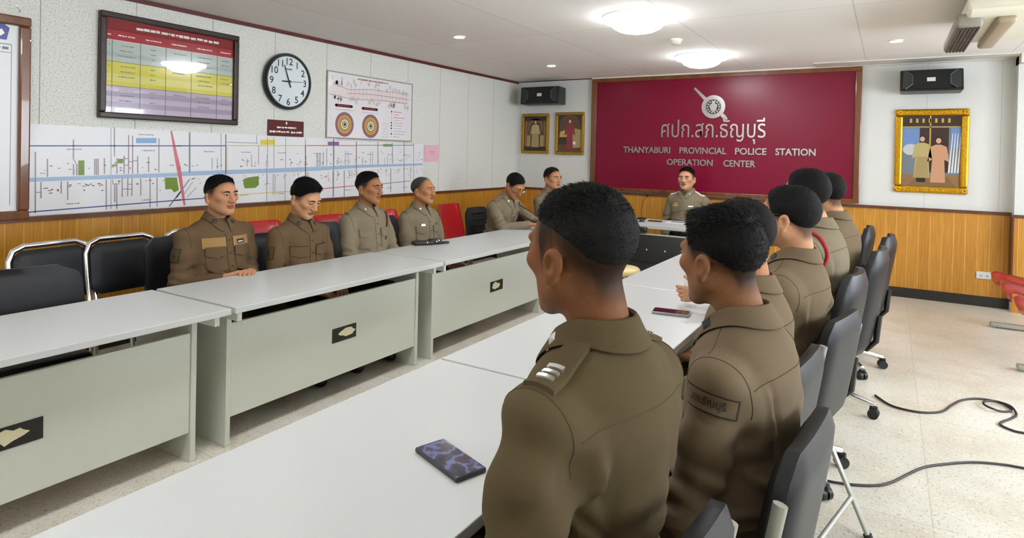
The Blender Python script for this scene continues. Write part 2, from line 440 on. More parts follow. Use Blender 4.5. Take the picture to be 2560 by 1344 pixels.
# ---------------------------------------------------------------- air conditioner hung under the ceiling at the right
t = thing('air_conditioner', 'cream ceiling-hung air conditioner with a louvred end at the upper right', 'air conditioner', (5.0, -2.52, 2.288))
o = MB()
prof = [(-.62, .015), (-.645, .04), (-.64, .075), (-.6, .105), (-.5, .12), (.48, .12), (.5, .015), (.42, 0), (-.54, 0)]
o.prism(prof, 0.0, 1.25, lambda u, v, d: (d, u, v)); o.build('casing', M['cream'], t, bevel=.02, smooth=35)
o = MB(); o.box((0.02, -.52, .12), (1.2, .42, .149)); o.build('ceiling_bracket', M['cream'], t)
o = MB()
o.rbox((-.05, -.52, -.05), (.085, .52, .03), .02)
o.build('intake_housing', M['grille'], t, smooth=40)
for k, (a, b) in enumerate(((-.475, -.01), (.01, .475))):
    o = MB()
    for j in range(6): o.box((-.038 + j * .02, a, -.059), (-.028 + j * .02, b, -.048))
    o.build('louvre', M['darkslot'], t)
o = MB(); o.rbox((.15, -.5, -.04), (.25, .5, .01), .02); o.build('drain_channel', M['cream_dirty'], t, smooth=40)

# ---------------------------------------------------------------- maroon sign board
t = thing('sign_board', 'large maroon police station sign board with steel lettering on the back wall', 'sign board', (2.77, -.02, .955))
def loc_back(dx, dz): return lambda u, v, d: (u - dx, -d, v - dz)
o = MB(); bx = 2.77; bz = .955
for a, b in (((1.19, 0, .955), (4.352, 0, 1.0)), ((1.19, 0, 2.385), (4.352, 0, 2.44)), ((1.19, 0, 1.0), (1.262, 0, 2.385)), ((4.292, 0, 1.0), (4.352, 0, 2.385))):
    o.box((a[0] - bx, -.03, a[2] - bz), (b[0] - bx, .02, b[2] - bz))
o.build('frame', M['frame_wood'], t, bevel=.006)
o = MB(); o.box((1.26 - bx, -.008, .995 - bz), (4.3 - bx, .015, 2.39 - bz)); o.build('panel', M['maroon'], t)
def sign_text(name, body, u0, u1, v0, h, bold=0.0, th=.012):
    vs, fs = fit_text(body, u0, u1, v0, h, bold=bold)
    n = len(vs); b = MB(); f0 = loc_back(bx, bz)
    V = [f0(x, y, .009) for x, y, z in vs] + [f0(x, y, .009 + th) for x, y, z in vs]
    from collections import Counter
    ed = Counter(); 
    for f in fs:
        for i in range(len(f)): ed[(f[i], f[(i + 1) % len(f)])] += 1
    F = [tuple(i + n for i in f) for f in fs] + [tuple(reversed(f)) for f in fs]
    for (a, c) in list(ed):
        if (c, a) not in ed: F.append((a, c, c + n, a + n))
    b.add(V, F); return b.build(name, M['letter'], t)
sign_text('thai_lettering', 'ศปก.สภ.ธัญบุรี', 2.155, 3.39, 1.663, .21, bold=0)
for wd, a, b_ in (('THANYABURI', 1.655, 2.275), ('PROVINCIAL', 2.392, 2.955), ('POLICE', 3.056, 3.406), ('STATION', 3.501, 3.919)):
    sign_text('word_lettering', wd, a, b_, 1.463, .078, bold=.02)
for wd, a, b_ in (('OPERATION', 2.235, 2.80), ('CENTER', 2.925, 3.288)):
    sign_text('word_lettering', wd, a, b_, 1.316, .078, bold=.02)
# emblem: a round shield with a sword behind it
o = MB(); f0 = loc_back(bx, bz)
def bar(p, q, w0, w1, d0, d1):
    dx, dy = q[0] - p[0], q[1] - p[1]; l = math.hypot(dx, dy); nx, ny = -dy / l, dx / l
    o.prism([(p[0] + nx * w0, p[1] + ny * w0), (q[0] + nx * w1, q[1] + ny * w1), (q[0] - nx * w1, q[1] - ny * w1), (p[0] - nx * w0, p[1] - ny * w0)], d0, d1, f0)
bar((2.557, 2.268), (2.70, 2.12), .014, .024, .01, .022); bar((2.86, 1.97), (2.93, 1.895), .022, .026, .01, .022); bar((2.93, 1.895), (2.962, 1.88), .026, .006, .01, .022)
o.build('emblem_sword', M['letter'], t, bevel=.003)
o = MB()
def ring_(r0_, r1_, d0, d1, n=40):
    a = [(2.791 + r1_ * math.cos(2 * PI * i / n), 2.032 + r1_ * math.sin(2 * PI * i / n)) for i in range(n)]
    c = [(2.791 + r0_ * math.cos(2 * PI * i / n), 2.032 + r0_ * math.sin(2 * PI * i / n)) for i in range(n)]
    V = [f0(u, v, d0) for u, v in a] + [f0(u, v, d1) for u, v in a] + [f0(u, v, d1) for u, v in c] + [f0(u, v, d0) for u, v in c]
    F = []
    for i in range(n):
        j = (i + 1) % n; F += [(i, j, n + j, n + i), (n + i, n + j, 2 * n + j, 2 * n + i), (2 * n + i, 2 * n + j, 3 * n + j, 3 * n + i)]
    o.add(V, F)
ring_(.098, .14, .012, .026); ring_(.088, .096, .012, .02)
o.build('emblem_ring', M['letter'], t, smooth=30)
o = MB(); o.prism([(2.791 + .09 * math.cos(2 * PI * i / 32), 2.032 + .09 * math.sin(2 * PI * i / 32)) for i in range(32)], .01, .013, f0); o.build('emblem_ground', M['blackplate'], t)
o = MB()
for k in range(14):
    a = 2 * PI * k / 14; cx, cz = 2.791 + .07 * math.cos(a), 2.032 + .07 * math.sin(a)
    o.prism([(cx + .013 * math.cos(b * PI / 3 + a), cz + .013 * math.sin(b * PI / 3 + a)) for b in range(6)], .012, .02, f0)
for (dx, dz, r_) in ((0, .0, .045), (-.03, .015, .02), (.03, .015, .02), (0, .045, .022), (-.02, -.035, .018), (.02, -.035, .018), (0, -.05, .015)):
    o.prism([(2.791 + dx + r_ * math.cos(2 * PI * i / 10), 2.032 + dz + r_ * math.sin(2 * PI * i / 10)) for i in range(10)], .012, .02 + r_ * .2, f0)
o.build('emblem_relief', M['letter'], t, bevel=.002)

# ---------------------------------------------------------------- loudspeakers on the back wall
def speaker(x0, x1, z0, z1, label, skew, tilt):
    wd, h, dp = x1 - x0, z1 - z0, .26
    t = thing('loudspeaker', label, 'loudspeaker', ((x0 + x1) / 2, -.02, z0), 0, 'wall loudspeakers')
    o = MB()
    def f(u, v, d): return (u + skew * d, -.02 - d - tilt * (1 - v / h) * .09 * (d / dp), v)
    poly = [(-wd / 2, 0), (wd / 2, 0), (wd / 2, h), (-wd / 2, h)]
    o.prism(poly, 0, dp, f); o.build('cabinet', M['plastic_black'], t, bevel=.012)
    o = MB(); gm = mat('speaker grille', '#0b0b0c', 0.7, bump=.4, bscale=600)
    o.prism([(-wd * .30, h * .1), (wd * .30, h * .1), (wd * .32, h * .93), (-wd * .32, h * .93)], dp, dp + .006, f); o.build('grille', gm, t)
    hm = M['vinyl_grey']
    for s_ in (-1, 1):
        o = MB(); o.prism([(s_ * wd * .46, h * .12), (s_ * wd * .40, h * .12), (s_ * wd * .30, h * .34), (s_ * wd * .30, h * .72), (s_ * wd * .40, h * .93), (s_ * wd * .46, h * .93)][::s_], dp, dp + .009, f)
        o.build('tweeter_horn', mat('grey horn', '#2c2f31', 0.5), t, bevel=.003)
        o = MB()
        pts = [f(s_ * wd * a, h * b, dp + .009) for a, b in ((.41, .10), (.30, .33), (.30, .73), (.41, .95))]
        o.tube(pts, .006, 6); o.build('horn_rim', mat('rim grey', '#4c4f54', 0.4), t)
    o = MB(); o.prism([(-.035, h * .44), (.035, h * .44), (.035, h * .62), (-.035, h * .62)], dp + .006, dp + .009, f); o.build('badge', M['railmetal'], t)
    o = MB(); o.box((-.08, -.02, .05), (.08, .02, .2)); o.build('wall_bracket', M['plastic_black'], t)
speaker(.205, .80, 2.10, 2.335, 'black loudspeaker high in the left corner above two small portraits', .12, .2)
speaker(4.70, 5.22, 2.115, 2.335, 'black loudspeaker above the big gilt portrait at the right', -.02, 1.0)

# ---------------------------------------------------------------- portraits
def portrait(x0, x1, z0, z1, fwid, fm, name, label, paint):
    t = thing(name, label, 'picture', ((x0 + x1) / 2, -.0, z0))
    bx_, bz_ = (x0 + x1) / 2, z0; o = MB(); fn = lambda u, v, d: (u - bx_, -d, v - bz_)
    for (a, b, c, d) in ((x0, z0, x1, z0 + fwid), (x0, z1 - fwid, x1, z1), (x0, z0 + fwid, x0 + fwid, z1 - fwid), (x1 - fwid, z0 + fwid, x1, z1 - fwid)):
        o.box((a - bx_, -.035, b - bz_), (c - bx_, 0, d - bz_))
    o.build('frame', fm, t, bevel=fwid * .25)
    A = Art(lambda u, v, d: (u - bx_, -.012 - d, v - bz_)); paint(A, x0 + fwid, z0 + fwid, x1 - fwid, z1 - fwid); A.build('painting', t)
    return t
for n, c in dict(sepia='#5a4028', sep2='#7c6040', tan='#a08a5c', skin='#cda184', robe='#b0a06a', red2='#8a2430', dkb='#2a2018', gold2='#c0a050', blue2='#6a86b4', cloud='#b8bcbc', pinkr='#c09070', carpet='#8a6a48', grey2='#707880', whiteg='#d8d8d0', brn='#3a2a22').items(): ink(n, c, .2)
def figure(A, x, z, h, robe, hair, skirt=None, wide=1.0):
    s_ = h
    A.poly(robe, [(x - .16 * s_ * wide, z), (x + .16 * s_ * wide, z), (x + .13 * s_ * wide, z + .5 * s_), (x + .2 * s_, z + .45 * s_), (x + .15 * s_, z + .78 * s_), (x + .05 * s_, z + .83 * s_), (x - .05 * s_, z + .83 * s_), (x - .15 * s_, z + .78 * s_), (x - .2 * s_, z + .45 * s_), (x - .13 * s_ * wide, z + .5 * s_)])
    if skirt: A.poly(skirt, [(x - .15 * s_ * wide, z), (x + .15 * s_ * wide, z), (x + .1 * s_, z + .5 * s_), (x - .1 * s_, z + .5 * s_)], A.d + .0002)
    A.disc(hair, x, z + .94 * s_, .06 * s_, 16, A.d + .0002, .065 * s_); A.disc(M['skin'], x, z + .915 * s_, .048 * s_, 16, A.d + .0002, .06 * s_)
def paint_king(A, a, b, c, d):
    w_, h_ = c - a, d - b; m = (a + c) / 2
    A.rect(M['sepia'], a, b, c, d, .0006); A.rect(M['dkb'], a, d - h_ * .12, c, d, .0008)
    for s_ in (-1, 1): A.rect(M['sep2'], m + s_ * w_ * .42 - w_ * .05, b + h_ * .1, m + s_ * w_ * .42 + w_ * .05, d - h_ * .15, .0008)
    A.disc(M['sep2'], m, d - h_ * .3, w_ * .33, 24, .0008); A.disc(M['sepia'], m, d - h_ * .33, w_ * .27, 24, .0010)
    A.poly(M['dkb'], [(a, b), (c, b), (c, b + h_ * .12), (a, b + h_ * .12)], .001)
    for s_ in (-1, 1): A.rect(M['tan'], m + s_ * w_ * .3 - w_ * .08, b + h_ * .1, m + s_ * w_ * .3 + w_ * .08, b + h_ * .45, .001)
    A.d = .0014; figure(A, m, b + h_ * .1, h_ * .8, M['robe'], M['dkb'], M['tan'], 1.0)
def paint_queen(A, a, b, c, d):
    w_, h_ = c - a, d - b; m = (a + c) / 2
    A.rect(M['brn'], a, b, c, d, .0006); A.disc(M['sepia'], m, d - h_ * .3, w_ * .45, 24, .0008); A.rect(M['sepia'], a, b, c, b + h_ * .2, .0008)
    A.poly(M['tan'], [(m + .02, b + h_ * .1), (c - .01, b + h_ * .12), (c - .01, b + h_ * .6), (m + .04, b + h_ * .65)], .001)
    A.poly(M['gold2'], [(a + .02, b + h_ * .4), (m - .03, b + h_ * .4), (m - .03, b + h_ * .62), (a + .03, b + h_ * .55)], .001)
    A.rect(M['whiteg'], m + w_ * .12, b + h_ * .2, m + w_ * .25, b + h_ * .28, .0012)
    A.d = .0014; figure(A, m, b + h_ * .08, h_ * .82, M['red2'], M['dkb'], M['red2'], .8)
portrait(.098, .537, 1.425, 1.99, .04, M['gold_dull'], 'framed_portrait', 'small gilt-framed portrait of a standing figure in a pale robe, by the left corner', paint_king)
portrait(.642, 1.08, 1.418, 2.0, .04, M['gold_dull'], 'framed_portrait', 'small gilt-framed portrait of a figure in a red gown, next to the maroon board', paint_queen)
def paint_couple(A, a, b, c, d):
    w_, h_ = c - a, d - b
    A.rect(M['grey2'], a, b, c, d, .0006)
    A.rect(M['blue2'], a, b + h_ * .5, a + w_ * .3, d - h_ * .18, .0008); A.disc(M['cloud'], a + w_ * .15, b + h_ * .52, w_ * .14, 20, .0010, h_ * .08); A.rect(M['grey2'], a, b + h_ * .2, a + w_ * .3, b + h_ * .5, .0009)
    A.rect(M['brn'], a, d - h_ * .16, c, d, .001)
    for k in range(7): A.rect(M['gold2'], a + w_ * (.12 + k * .11), d - h_ * .1, a + w_ * (.16 + k * .11), d - h_ * .04, .0012)
    A.rect(M['tan'], a, d - h_ * .17, c, d - h_ * .15, .0012)
    A.rect(M['brn'], a + w_ * .3, b + h_ * .2, a + w_ * .8, d - h_ * .17, .0009); A.rect(M['gold2'], a + w_ * .47, b + h_ * .55, a + w_ * .495, d, .0012)
    A.rect(M['blue2'], a + w_ * .84, b + h_ * .55, c, d - h_ * .18, .001)
    for k in range(4): A.poly(M['whiteg'], [(a + w_ * (.80 + k * .05), b + h_ * .2), (a + w_ * (.83 + k * .05), b + h_ * .2), (a + w_ * (.87 + k * .045), b + h_ * .75), (a + w_ * (.86 + k * .045), b + h_ * .75)], .0013)
    A.rect(M['carpet'], a, b, c, b + h_ * .17, .0011); A.poly(M['sep2'], [(a + w_ * .1, b), (a + w_ * .95, b), (a + w_ * .8, b + h_ * .14), (a + w_ * .25, b + h_ * .14)], .0013)
    A.d = .0015; A.rect(M['dkb'], a + w_ * .26, b + h_ * .06, a + w_ * .42, b + h_ * .16, .0015)
    A.d = .0016; figure(A, a + w_ * .35, b + h_ * .12, h_ * .60, M['robe'], M['dkb'], M['tan'], 1.0)
    A.d = .0016; figure(A, a + w_ * .63, b + h_ * .06, h_ * .64, M['pinkr'], M['dkb'], M['pinkr'], .85)
tg = portrait(4.667, 5.30, 1.098, 1.964, .068, M['gold'], 'framed_portrait', 'big ornate gilt-framed portrait of a couple under the right speaker', paint_couple)
o = MB()
for (x, z) in ((4.667, 1.098), (5.30, 1.098), (4.667, 1.964), (5.30, 1.964)):
    for k in range(6):
        a = k * PI / 3; o.lathe([(.0001, -.042), (.010, -.040), (.015, -.035)], (x - 4.9835 + (.034 if x < 5 else -.034) + .018 * math.cos(a), 0, z - 1.098 + (.034 if z < 1.5 else -.034) + .018 * math.sin(a)), 10, 'y')
for k in range(9):
    for z in (1.132, 1.93): o.lathe([(.0001, -.040), (.008, -.038), (.012, -.034)], (4.76 + k * .056 - 4.9835, 0, z - 1.098), 10, 'y')
o.build('corner_ornament', M['gold'], tg, smooth=40)

# ---------------------------------------------------------------- things on the left wall
def rails(o, u0, u1, v0, v1, wd, d0, d1):
    for (a, b, c, d) in ((u0, v0, u1, v0 + wd), (u0, v1 - wd, u1, v1), (u0, v0 + wd, u0 + wd, v1 - wd), (u1 - wd, v0 + wd, u1, v1 - wd)):
        o.box((d0, a, b), (d1, c, d))
t = thing('whiteboard', 'whiteboard in a thick glossy brown wooden frame at the left edge', 'whiteboard', (0, -6.9, .925))
o = MB(); rails(o, -1.0, .945, 0, 1.258, .06, 0, .04); o.build('frame', M['frame_wood'], t, bevel=.01)
o = MB(); o.box((0, -.95, .05), (.012, .89, 1.21)); o.build('writing_surface', M['white'], t)
A = Art(lambda u, v, d: (.012 + d, u + 6.9, v - .925)); rr = random.Random(4)
A.poly(M['bl'], [(-6.16, 2.10), (-6.095, 2.13), (-6.06, 2.105), (-6.075, 2.03), (-6.13, 2.03)]); A.poly(M['wt'], [(-6.13, 2.075), (-6.1, 2.095), (-6.085, 2.07), (-6.105, 2.05)], .001)
A.line(M['gy'], -6.6, 2.0, -6.05, 2.005, .006, .0008); A.line(M['gy'], -6.05, 2.005, -6.05, 1.02, .004); A.line(M['gy'], -6.6, 1.95, -6.05, 1.955, .004)
A.scrib(M['tx'], -6.2, -6.065, 1.98, .018, rr); A.build('printed_sheet', t)
t = thing('hook', 'small metal nail hook on the wall above the whiteboard', 'hook', (0, -6.02, 2.225)); o = MB(); o.tube([(0, 0, .02), (.012, 0, .015), (.018, .006, 0), (.012, .012, -.012), (.004, .012, -.01)], .003, 6); o.lathe([(.01, 0), (.01, .004)], (0, 0, .02), 10, 'x'); o.build('bent_wire', M['chrome'], t)

t = thing('framed_chart', 'dark-framed colour-banded table with red heading, hung above the long map', 'framed chart', (0, -5.04, 1.59))
o = MB(); rails(o, -.525, .522, 0, .731, .042, 0, .045); o.build('frame', M['frame_dark'], t, bevel=.008)
A = Art(lambda u, v, d: (.018 + d, u + 5.04, v - 1.59)); rr = random.Random(2)
u0_, u1_ = -5.525, -4.553
A.rect(M['hd'], u0_, 2.205, u1_, 2.285, .0006); A.rect(M['sh'], u0_, 2.133, u1_, 2.208, .0006)
A.rect(M['g1'], u0_, 1.985, u1_, 2.133, .0006); A.rect(M['g2'], u0_, 2.02, u1_, 2.05, .0008); A.rect(M['y1'], u0_, 1.818, u1_, 1.985, .0006); A.rect(M['y2'], u0_, 1.85, u1_, 1.90, .0008); A.rect(M['p1'], u0_, 1.625, u1_, 1.818, .0006)
for k in (0, 1): A.rect(M['p2'], u0_, 1.745 - k * .075, u1_, 1.782 - k * .075, .0008)
cols = [-5.519, -5.479, -5.29, -5.107, -4.911, -4.698, -4.555]
for c_ in cols[1:6]: A.line(M['dk'], c_, 1.625, c_, 2.133, .004, .0012); A.line(M['hd'], c_, 2.133, c_, 2.208, .003)
for v_ in (1.985, 1.818): A.line(M['dk'], u0_, v_, u1_, v_, .003)
A.line(M['wt'], u0_, 2.133, u1_, 2.133, .003)
A.scrib(M['wt'], -5.32, -4.68, 2.238, .022, rr, .0014)
for i in range(6):
    mid = (cols[i] + cols[i + 1]) / 2; hw = (cols[i + 1] - cols[i]) * .3; A.scrib(M['wt'], mid - hw, mid + hw, 2.168, .011, rr)
for v0_ in (2.10, 1.955, 1.788):
    for i, nl in ((0, 1), (1, 3), (2, 3), (3, 1), (4, 3), (5, 2)):
        mid = (cols[i] + cols[i + 1]) / 2; hw = (cols[i + 1] - cols[i]) * (.12 if i in (0, 2) else .33)
        for k in range(nl): A.scrib(M['tx'], mid - hw * rr.uniform(.6, 1), mid + hw * rr.uniform(.6, 1), v0_ - k * .036, .009, rr)
A.build('printed_table', t)
o = MB(); o.box((.024, -.485, .04), (.026, .482, .693))
o.build('glass', M['glass'], t)

# clock
t = thing('wall_clock', 'round black-rimmed wall clock with a white dial', 'clock', (0, -4.028, 2.005))
o = MB(); o.lathe([(.235, 0), (.25, .02), (.25, .045), (.24, .058), (.226, .058), (.222, .046)], n=64, axis='x', cap=False); o.build('rim', M['plastic_black'], t, smooth=40)
o = MB(); o.lathe([(.232, .03), (.232, .044)], n=64, axis='x'); o.build('dial', mat('clock dial', '#cfdadd', .25), t)
A = Art(lambda u, v, d: (.044 + d, u, v))
for k in range(1, 13):
    a = PI / 2 - k * PI / 6; vs, fs = text_polys(str(k), .085, 'CENTER', 0, .001)
    A.text(M['blk'], ([(x + .178 * math.cos(a), y + .178 * math.sin(a) - .03, z) for x, y, z in vs], fs), .0008)
A.rect(M['tx'], -.035, .102, .035, .116); A.build('numerals', t)
def hand(nm, ang, l0, l1, wd, d, m):
    o = MB(); a = PI / 2 - ang; du, dv = math.cos(a), math.sin(a)
    o.prism([(-du * l0 - dv * wd, -dv * l0 + du * wd), (du * l1 - dv * wd * .6, dv * l1 + du * wd * .6), (du * l1 + dv * wd * .6, dv * l1 - du * wd * .6), (-du * l0 + dv * wd, -dv * l0 - du * wd)], d, d + .002, lambda u, v, e: (.046 + e, u, v)); o.build(nm, m, t)
hand('hour_hand', R(268), .02, .075, .008, .002, M['blk']); hand('minute_hand', R(340), .055, .15, .006, .005, M['blk']); hand('second_hand', R(87), .05, .175, .0025, .008, M['blk'])
o = MB(); o.lathe([(.012, .046), (.012, .058), (.004, .06)], n=16, axis='x'); o.build('hub', M['blk'], t)

# plaque
t = thing('plaque', 'small dark maroon plaque with white lettering under the clock', 'plaque', (0, -4.018, 1.518))
o = MB(); o.box((0, -.192, 0), (.012, .192, .142)); o.build('plate', M['mar'], t, bevel=.002)
A = Art(lambda u, v, d: (.012 + d, u, v)); rr = random.Random(6)
A.disc(M['wt'], 0, .118, .009, 12, None, .013); A.scrib(M['wt'], -.10, .11, .078, .017, rr, .001); A.scrib(M['wt'], -.175, .03, .038, .019, rr); A.scrib(M['wt'], .05, .175, .038, .019, rr); A.build('lettering', t)

# bullseye poster
t = thing('poster', 'glossy white poster with two bullseye targets beside the clock', 'poster', (.003, -2.935, 1.52))
o = MB(); o.box((0, -.622, 0), (.008, .612, .648)); o.build('sheet', M['glass_print'], t)
o = MB(); rails(o, -.626, .616, 0, .652, .012, 0, .012); o.build('edging', mat('thin grey frame', '#9c968c', .4), t)
A = Art(lambda u, v, d: (.008 + d, u + 2.935, v - 1.52)); rr = random.Random(9)
for n, c in dict(fadeline='#b0a6a6', fadeblk='#c4bcb6', pinkish='#e0d4d2', bv='#7a6488', bb='#a0624e', by='#d8b060', bg='#6a7a48', bc='#e4e0c4', brr='#8a3a28').items(): ink(n, c)
A.scrib(M['br'], -3.16, -2.72, 2.13, .02, rr)
A.poly(M['pinkish'], [(-3.5, 2.05), (-3.28, 2.005), (-2.4, 2.045), (-2.4, 1.94), (-3.2, 1.915), (-3.54, 1.95)])
for pl in ([(-3.489, 2.053), (-3.28, 2.011), (-2.984, 2.041), (-2.38, 2.049)], [(-3.303, 1.973), (-2.965, 1.993), (-2.378, 1.989)], [(-3.531, 1.945), (-3.238, 1.92), (-2.832, 1.943), (-2.397, 1.941)]):
    for p, q in zip(pl, pl[1:]): A.line(M['fadeline'], *p, *q, .008, .001)
for k in range(16):
    u = -3.25 + k * .055; A.line(M['fadeline'], u, 1.93, u + rr.uniform(-.01, .01), 2.04, .004)
for k in range(60):
    u = rr.uniform(-3.5, -2.4); v = rr.choice((rr.uniform(2.045, 2.11), rr.uniform(1.89, 1.935))); A.rect(M['fadeblk'], u, v - .02, u + rr.uniform(.01, .03), v + .02, .0009)
for (a, b, v) in ((-3.443, -3.236, 1.845), (-3.085, -2.88, 1.84)):
    A.rect(M['mar'], a, v - .014, b, v + .014, .001); A.disc(M['mar'], a, v, .014, 12); A.disc(M['mar'], b, v, .014, 12)
    A.scrib(M['br'], a + .02, b - .02, v, .008, rr, .0013); A.scrib(M['fadeline'], a - .01, b + .02, v - .04, .007, rr)
for cu in (-3.327, -2.967):
    for i, (r_, k) in enumerate(((.122, 'bv'), (.108, 'bb'), (.088, 'by'), (.078, 'bb'), (.07, 'by'), (.062, 'bg'), (.05, 'bc'), (.035, 'bg'), (.026, 'bc'), (.018, 'brr'), (.008, 'blk'))):
        A.disc(M[k], cu, 1.663, r_, 32, .001 + i * .00025)
for k in range(10):
    v = 1.836 - k * .03; A.disc(M['blk' if k in (0, 4, 5, 6, 8) else 'br'], -2.655, v, .010 if k in (0, 4, 5, 6, 8) else .005, 10, .001); A.scrib(M['re' if k < 3 else 'fadeline'], -2.62, -2.62 + rr.uniform(.08, .25), v, .009, rr)
for k in range(6): A.scrib(M['fadeline'], -2.80, -2.70, 1.70 - k * .028, .006, rr)
A.build('print', t)

# long road map
t = thing('wall_map', 'long white road map sheet with a blue canal running along it, above the wood panelling', 'map', (0, -4.03, .946))
o = MB(); o.prism([(-5.957, .948), (-2.105, .948), (-2.105, 1.497), (-3.42, 1.50), (-3.42, 1.515), (-5.962, 1.527)], .001, .004, lambda u, v, d: (d, u + 4.03, v - .946)); o.build('sheet', M['white'], t)
A = Art(lambda u, v, d: (.004 + d, u + 4.03, v - .946)); rr = random.Random(11)
MAPL=[('pl',8,-5.916,1.35,-5.912,0.96),('pl',8,-5.85,1.306,-5.849,1.191),('pl',8,-5.703,1.435,-5.702,1.307),('pl',8,-5.701,1.272,-5.7,1.198),('pl',8,-5.681,1.272,-5.681,1.198),('pl',8,-5.884,1.158,-5.883,1.054),('pl',8,-5.771,1.16,-5.77,1.08),('pl',8,-5.734,1.159,-5.732,1.037),('pl',8,-5.573,1.308,-5.572,1.199),('pl',8,-5.563,1.308,-5.561,1.198),('pl',8,-5.552,1.308,-5.55,1.198),('pl',8,-5.513,1.313,-5.511,1.205),('pl',8,-5.451,1.527,-5.448,1.324),('pl',8,-5.431,1.314,-5.43,1.204),('pl',8,-5.384,1.33,-5.383,1.203),('pl',8,-5.356,1.478,-5.353,1.203),('pl',8,-5.329,1.474,-5.325,1.203),('pl',8,-5.292,1.331,-5.29,1.202),('pl',8,-5.215,1.326,-5.213,1.212),('pl',8,-5.142,1.462,-5.139,1.211),('pl',8,-5.499,1.164,-5.496,0.958),('pl',8,-5.443,1.126,-5.442,1.006),('pl',8,-5.43,1.126,-5.428,0.958),('pl',8,-5.395,1.172,-5.393,1.04),('pl',8,-5.357,1.171,-5.356,1.044),('pl',8,-5.329,1.171,-5.328,1.045),('pl',8,-5.268,1.169,-5.266,1.045),('pl',8,-5.202,1.174,-5.199,0.955),('pl',8,-5.152,1.173,-5.149,0.957),('lb',8,-5.473,1.526,-5.465,0.961),('pl',6,-5.702,1.307,-5.684,1.272),('pl',6,-5.384,1.311,-5.354,1.312),('pl',6,-5.354,1.288,-5.323,1.288),('pl',6,-5.324,1.296,-5.292,1.296),('pl',6,-5.384,1.264,-5.354,1.264),('pl',6,-5.913,1.093,-5.884,1.092),('pl',6,-5.394,1.096,-5.328,1.093),('pl',6,-5.357,1.129,-5.329,1.128),('pl',6,-5.458,1.163,-5.455,1.132),('pl',6,-5.455,1.132,-5.416,1.131),('pl',6,-5.417,1.162,-5.416,1.131),('bl',8,-5.959,1.387,-4.972,1.411),('bl',8,-5.956,1.387,-5.953,0.97),('bl',8,-5.953,0.97,-4.965,0.997),('gy',12,-4.972,1.061,-5.059,0.952),('gy',14,-4.908,1.519,-4.903,1.208),('gy',6,-4.646,1.518,-4.64,1.229),('gy',6,-4.315,1.519,-4.314,1.449),('gy',6,-4.295,1.43,-4.292,1.264),('gy',6,-4.207,1.504,-4.202,1.238),('gy',6,-4.21,1.238,-4.204,0.946),('gy',6,-4.143,1.506,-4.137,1.238),('gy',6,-4.017,1.511,-4.012,1.237),('gy',6,-3.798,1.505,-3.797,1.443),('gy',6,-4.719,1.319,-4.718,1.23),('gy',6,-4.674,1.319,-4.673,1.229),('gy',6,-4.404,1.315,-4.403,1.252),('gy',6,-4.362,1.353,-4.36,1.252),('gy',6,-3.66,1.376,-3.657,1.249),('gy',6,-3.634,1.376,-3.631,1.249),('gy',6,-3.584,1.384,-3.581,1.249),('gy',6,-3.458,1.516,-3.444,0.957),('gy',6,-4.144,1.186,-4.14,1.002),('gy',6,-4.019,1.184,-4.013,0.943),('gy',6,-4.125,1.185,-4.121,1.001),('dk',8,-4.603,1.514,-4.597,1.192),('bl',8,-5.01,1.41,-4.604,1.42),('bl',8,-5.004,0.997,-4.771,1.001),('ye',7,-4.591,1.422,-3.801,1.441),('ye',7,-4.571,1.015,-3.901,1.026),('ye',7,-4.591,1.417,-4.587,1.192),('or',9,-3.797,1.439,-3.79,1.146),('gy',9,-4.901,1.156,-5.004,1.017),('gy',5,-4.877,1.132,-4.952,1.031),('gy',5,-4.846,1.091,-4.923,1.013),('gy',5,-4.592,1.45,-4.299,1.449),('re',8,-3.797,1.442,-3.158,1.457),('re',8,-3.788,1.028,-3.155,1.051),('br',10,-3.158,1.499,-3.146,1.049),('or',8,-3.796,1.439,-3.789,1.15),('gn',8,-3.151,1.46,-2.272,1.482),('gn',8,-3.14,1.043,-2.307,1.078),('gn',8,-2.273,1.501,-2.26,1.08),('gy',12,-2.849,1.503,-2.842,1.26),('gy',12,-2.626,1.497,-2.619,1.271),('gy',12,-2.436,1.515,-2.419,0.953),('gy',12,-3.459,1.208,-3.452,0.946),('gy',12,-3.314,1.206,-3.307,0.945),('gy',12,-2.644,1.223,-2.637,0.961),('gy',12,-3.459,1.511,-3.453,1.25),('gy',6,-3.658,1.375,-3.655,1.251),('gy',6,-3.622,1.376,-3.619,1.251),('gy',6,-3.585,1.376,-3.582,1.251),('gy',6,-3.543,1.424,-3.539,1.251),('gy',6,-3.36,1.32,-3.358,1.25),('gy',6,-3.304,1.402,-3.3,1.25),('gy',6,-3.268,1.403,-3.264,1.25),('gy',6,-3.067,1.344,-3.065,1.26),('gy',6,-2.955,1.402,-2.952,1.26),('gy',6,-2.923,1.403,-2.92,1.26),('gy',6,-3.248,1.211,-3.246,1.123),('gy',6,-3.212,1.211,-3.21,1.145),('gy',6,-3.399,1.207,-3.398,1.132),('gy',6,-2.741,1.336,-2.739,1.259),('gy',6,-2.699,1.359,-2.696,1.259),('gy',6,-2.539,1.205,-2.537,1.162),('gy',6,-2.316,1.221,-2.312,1.091)]
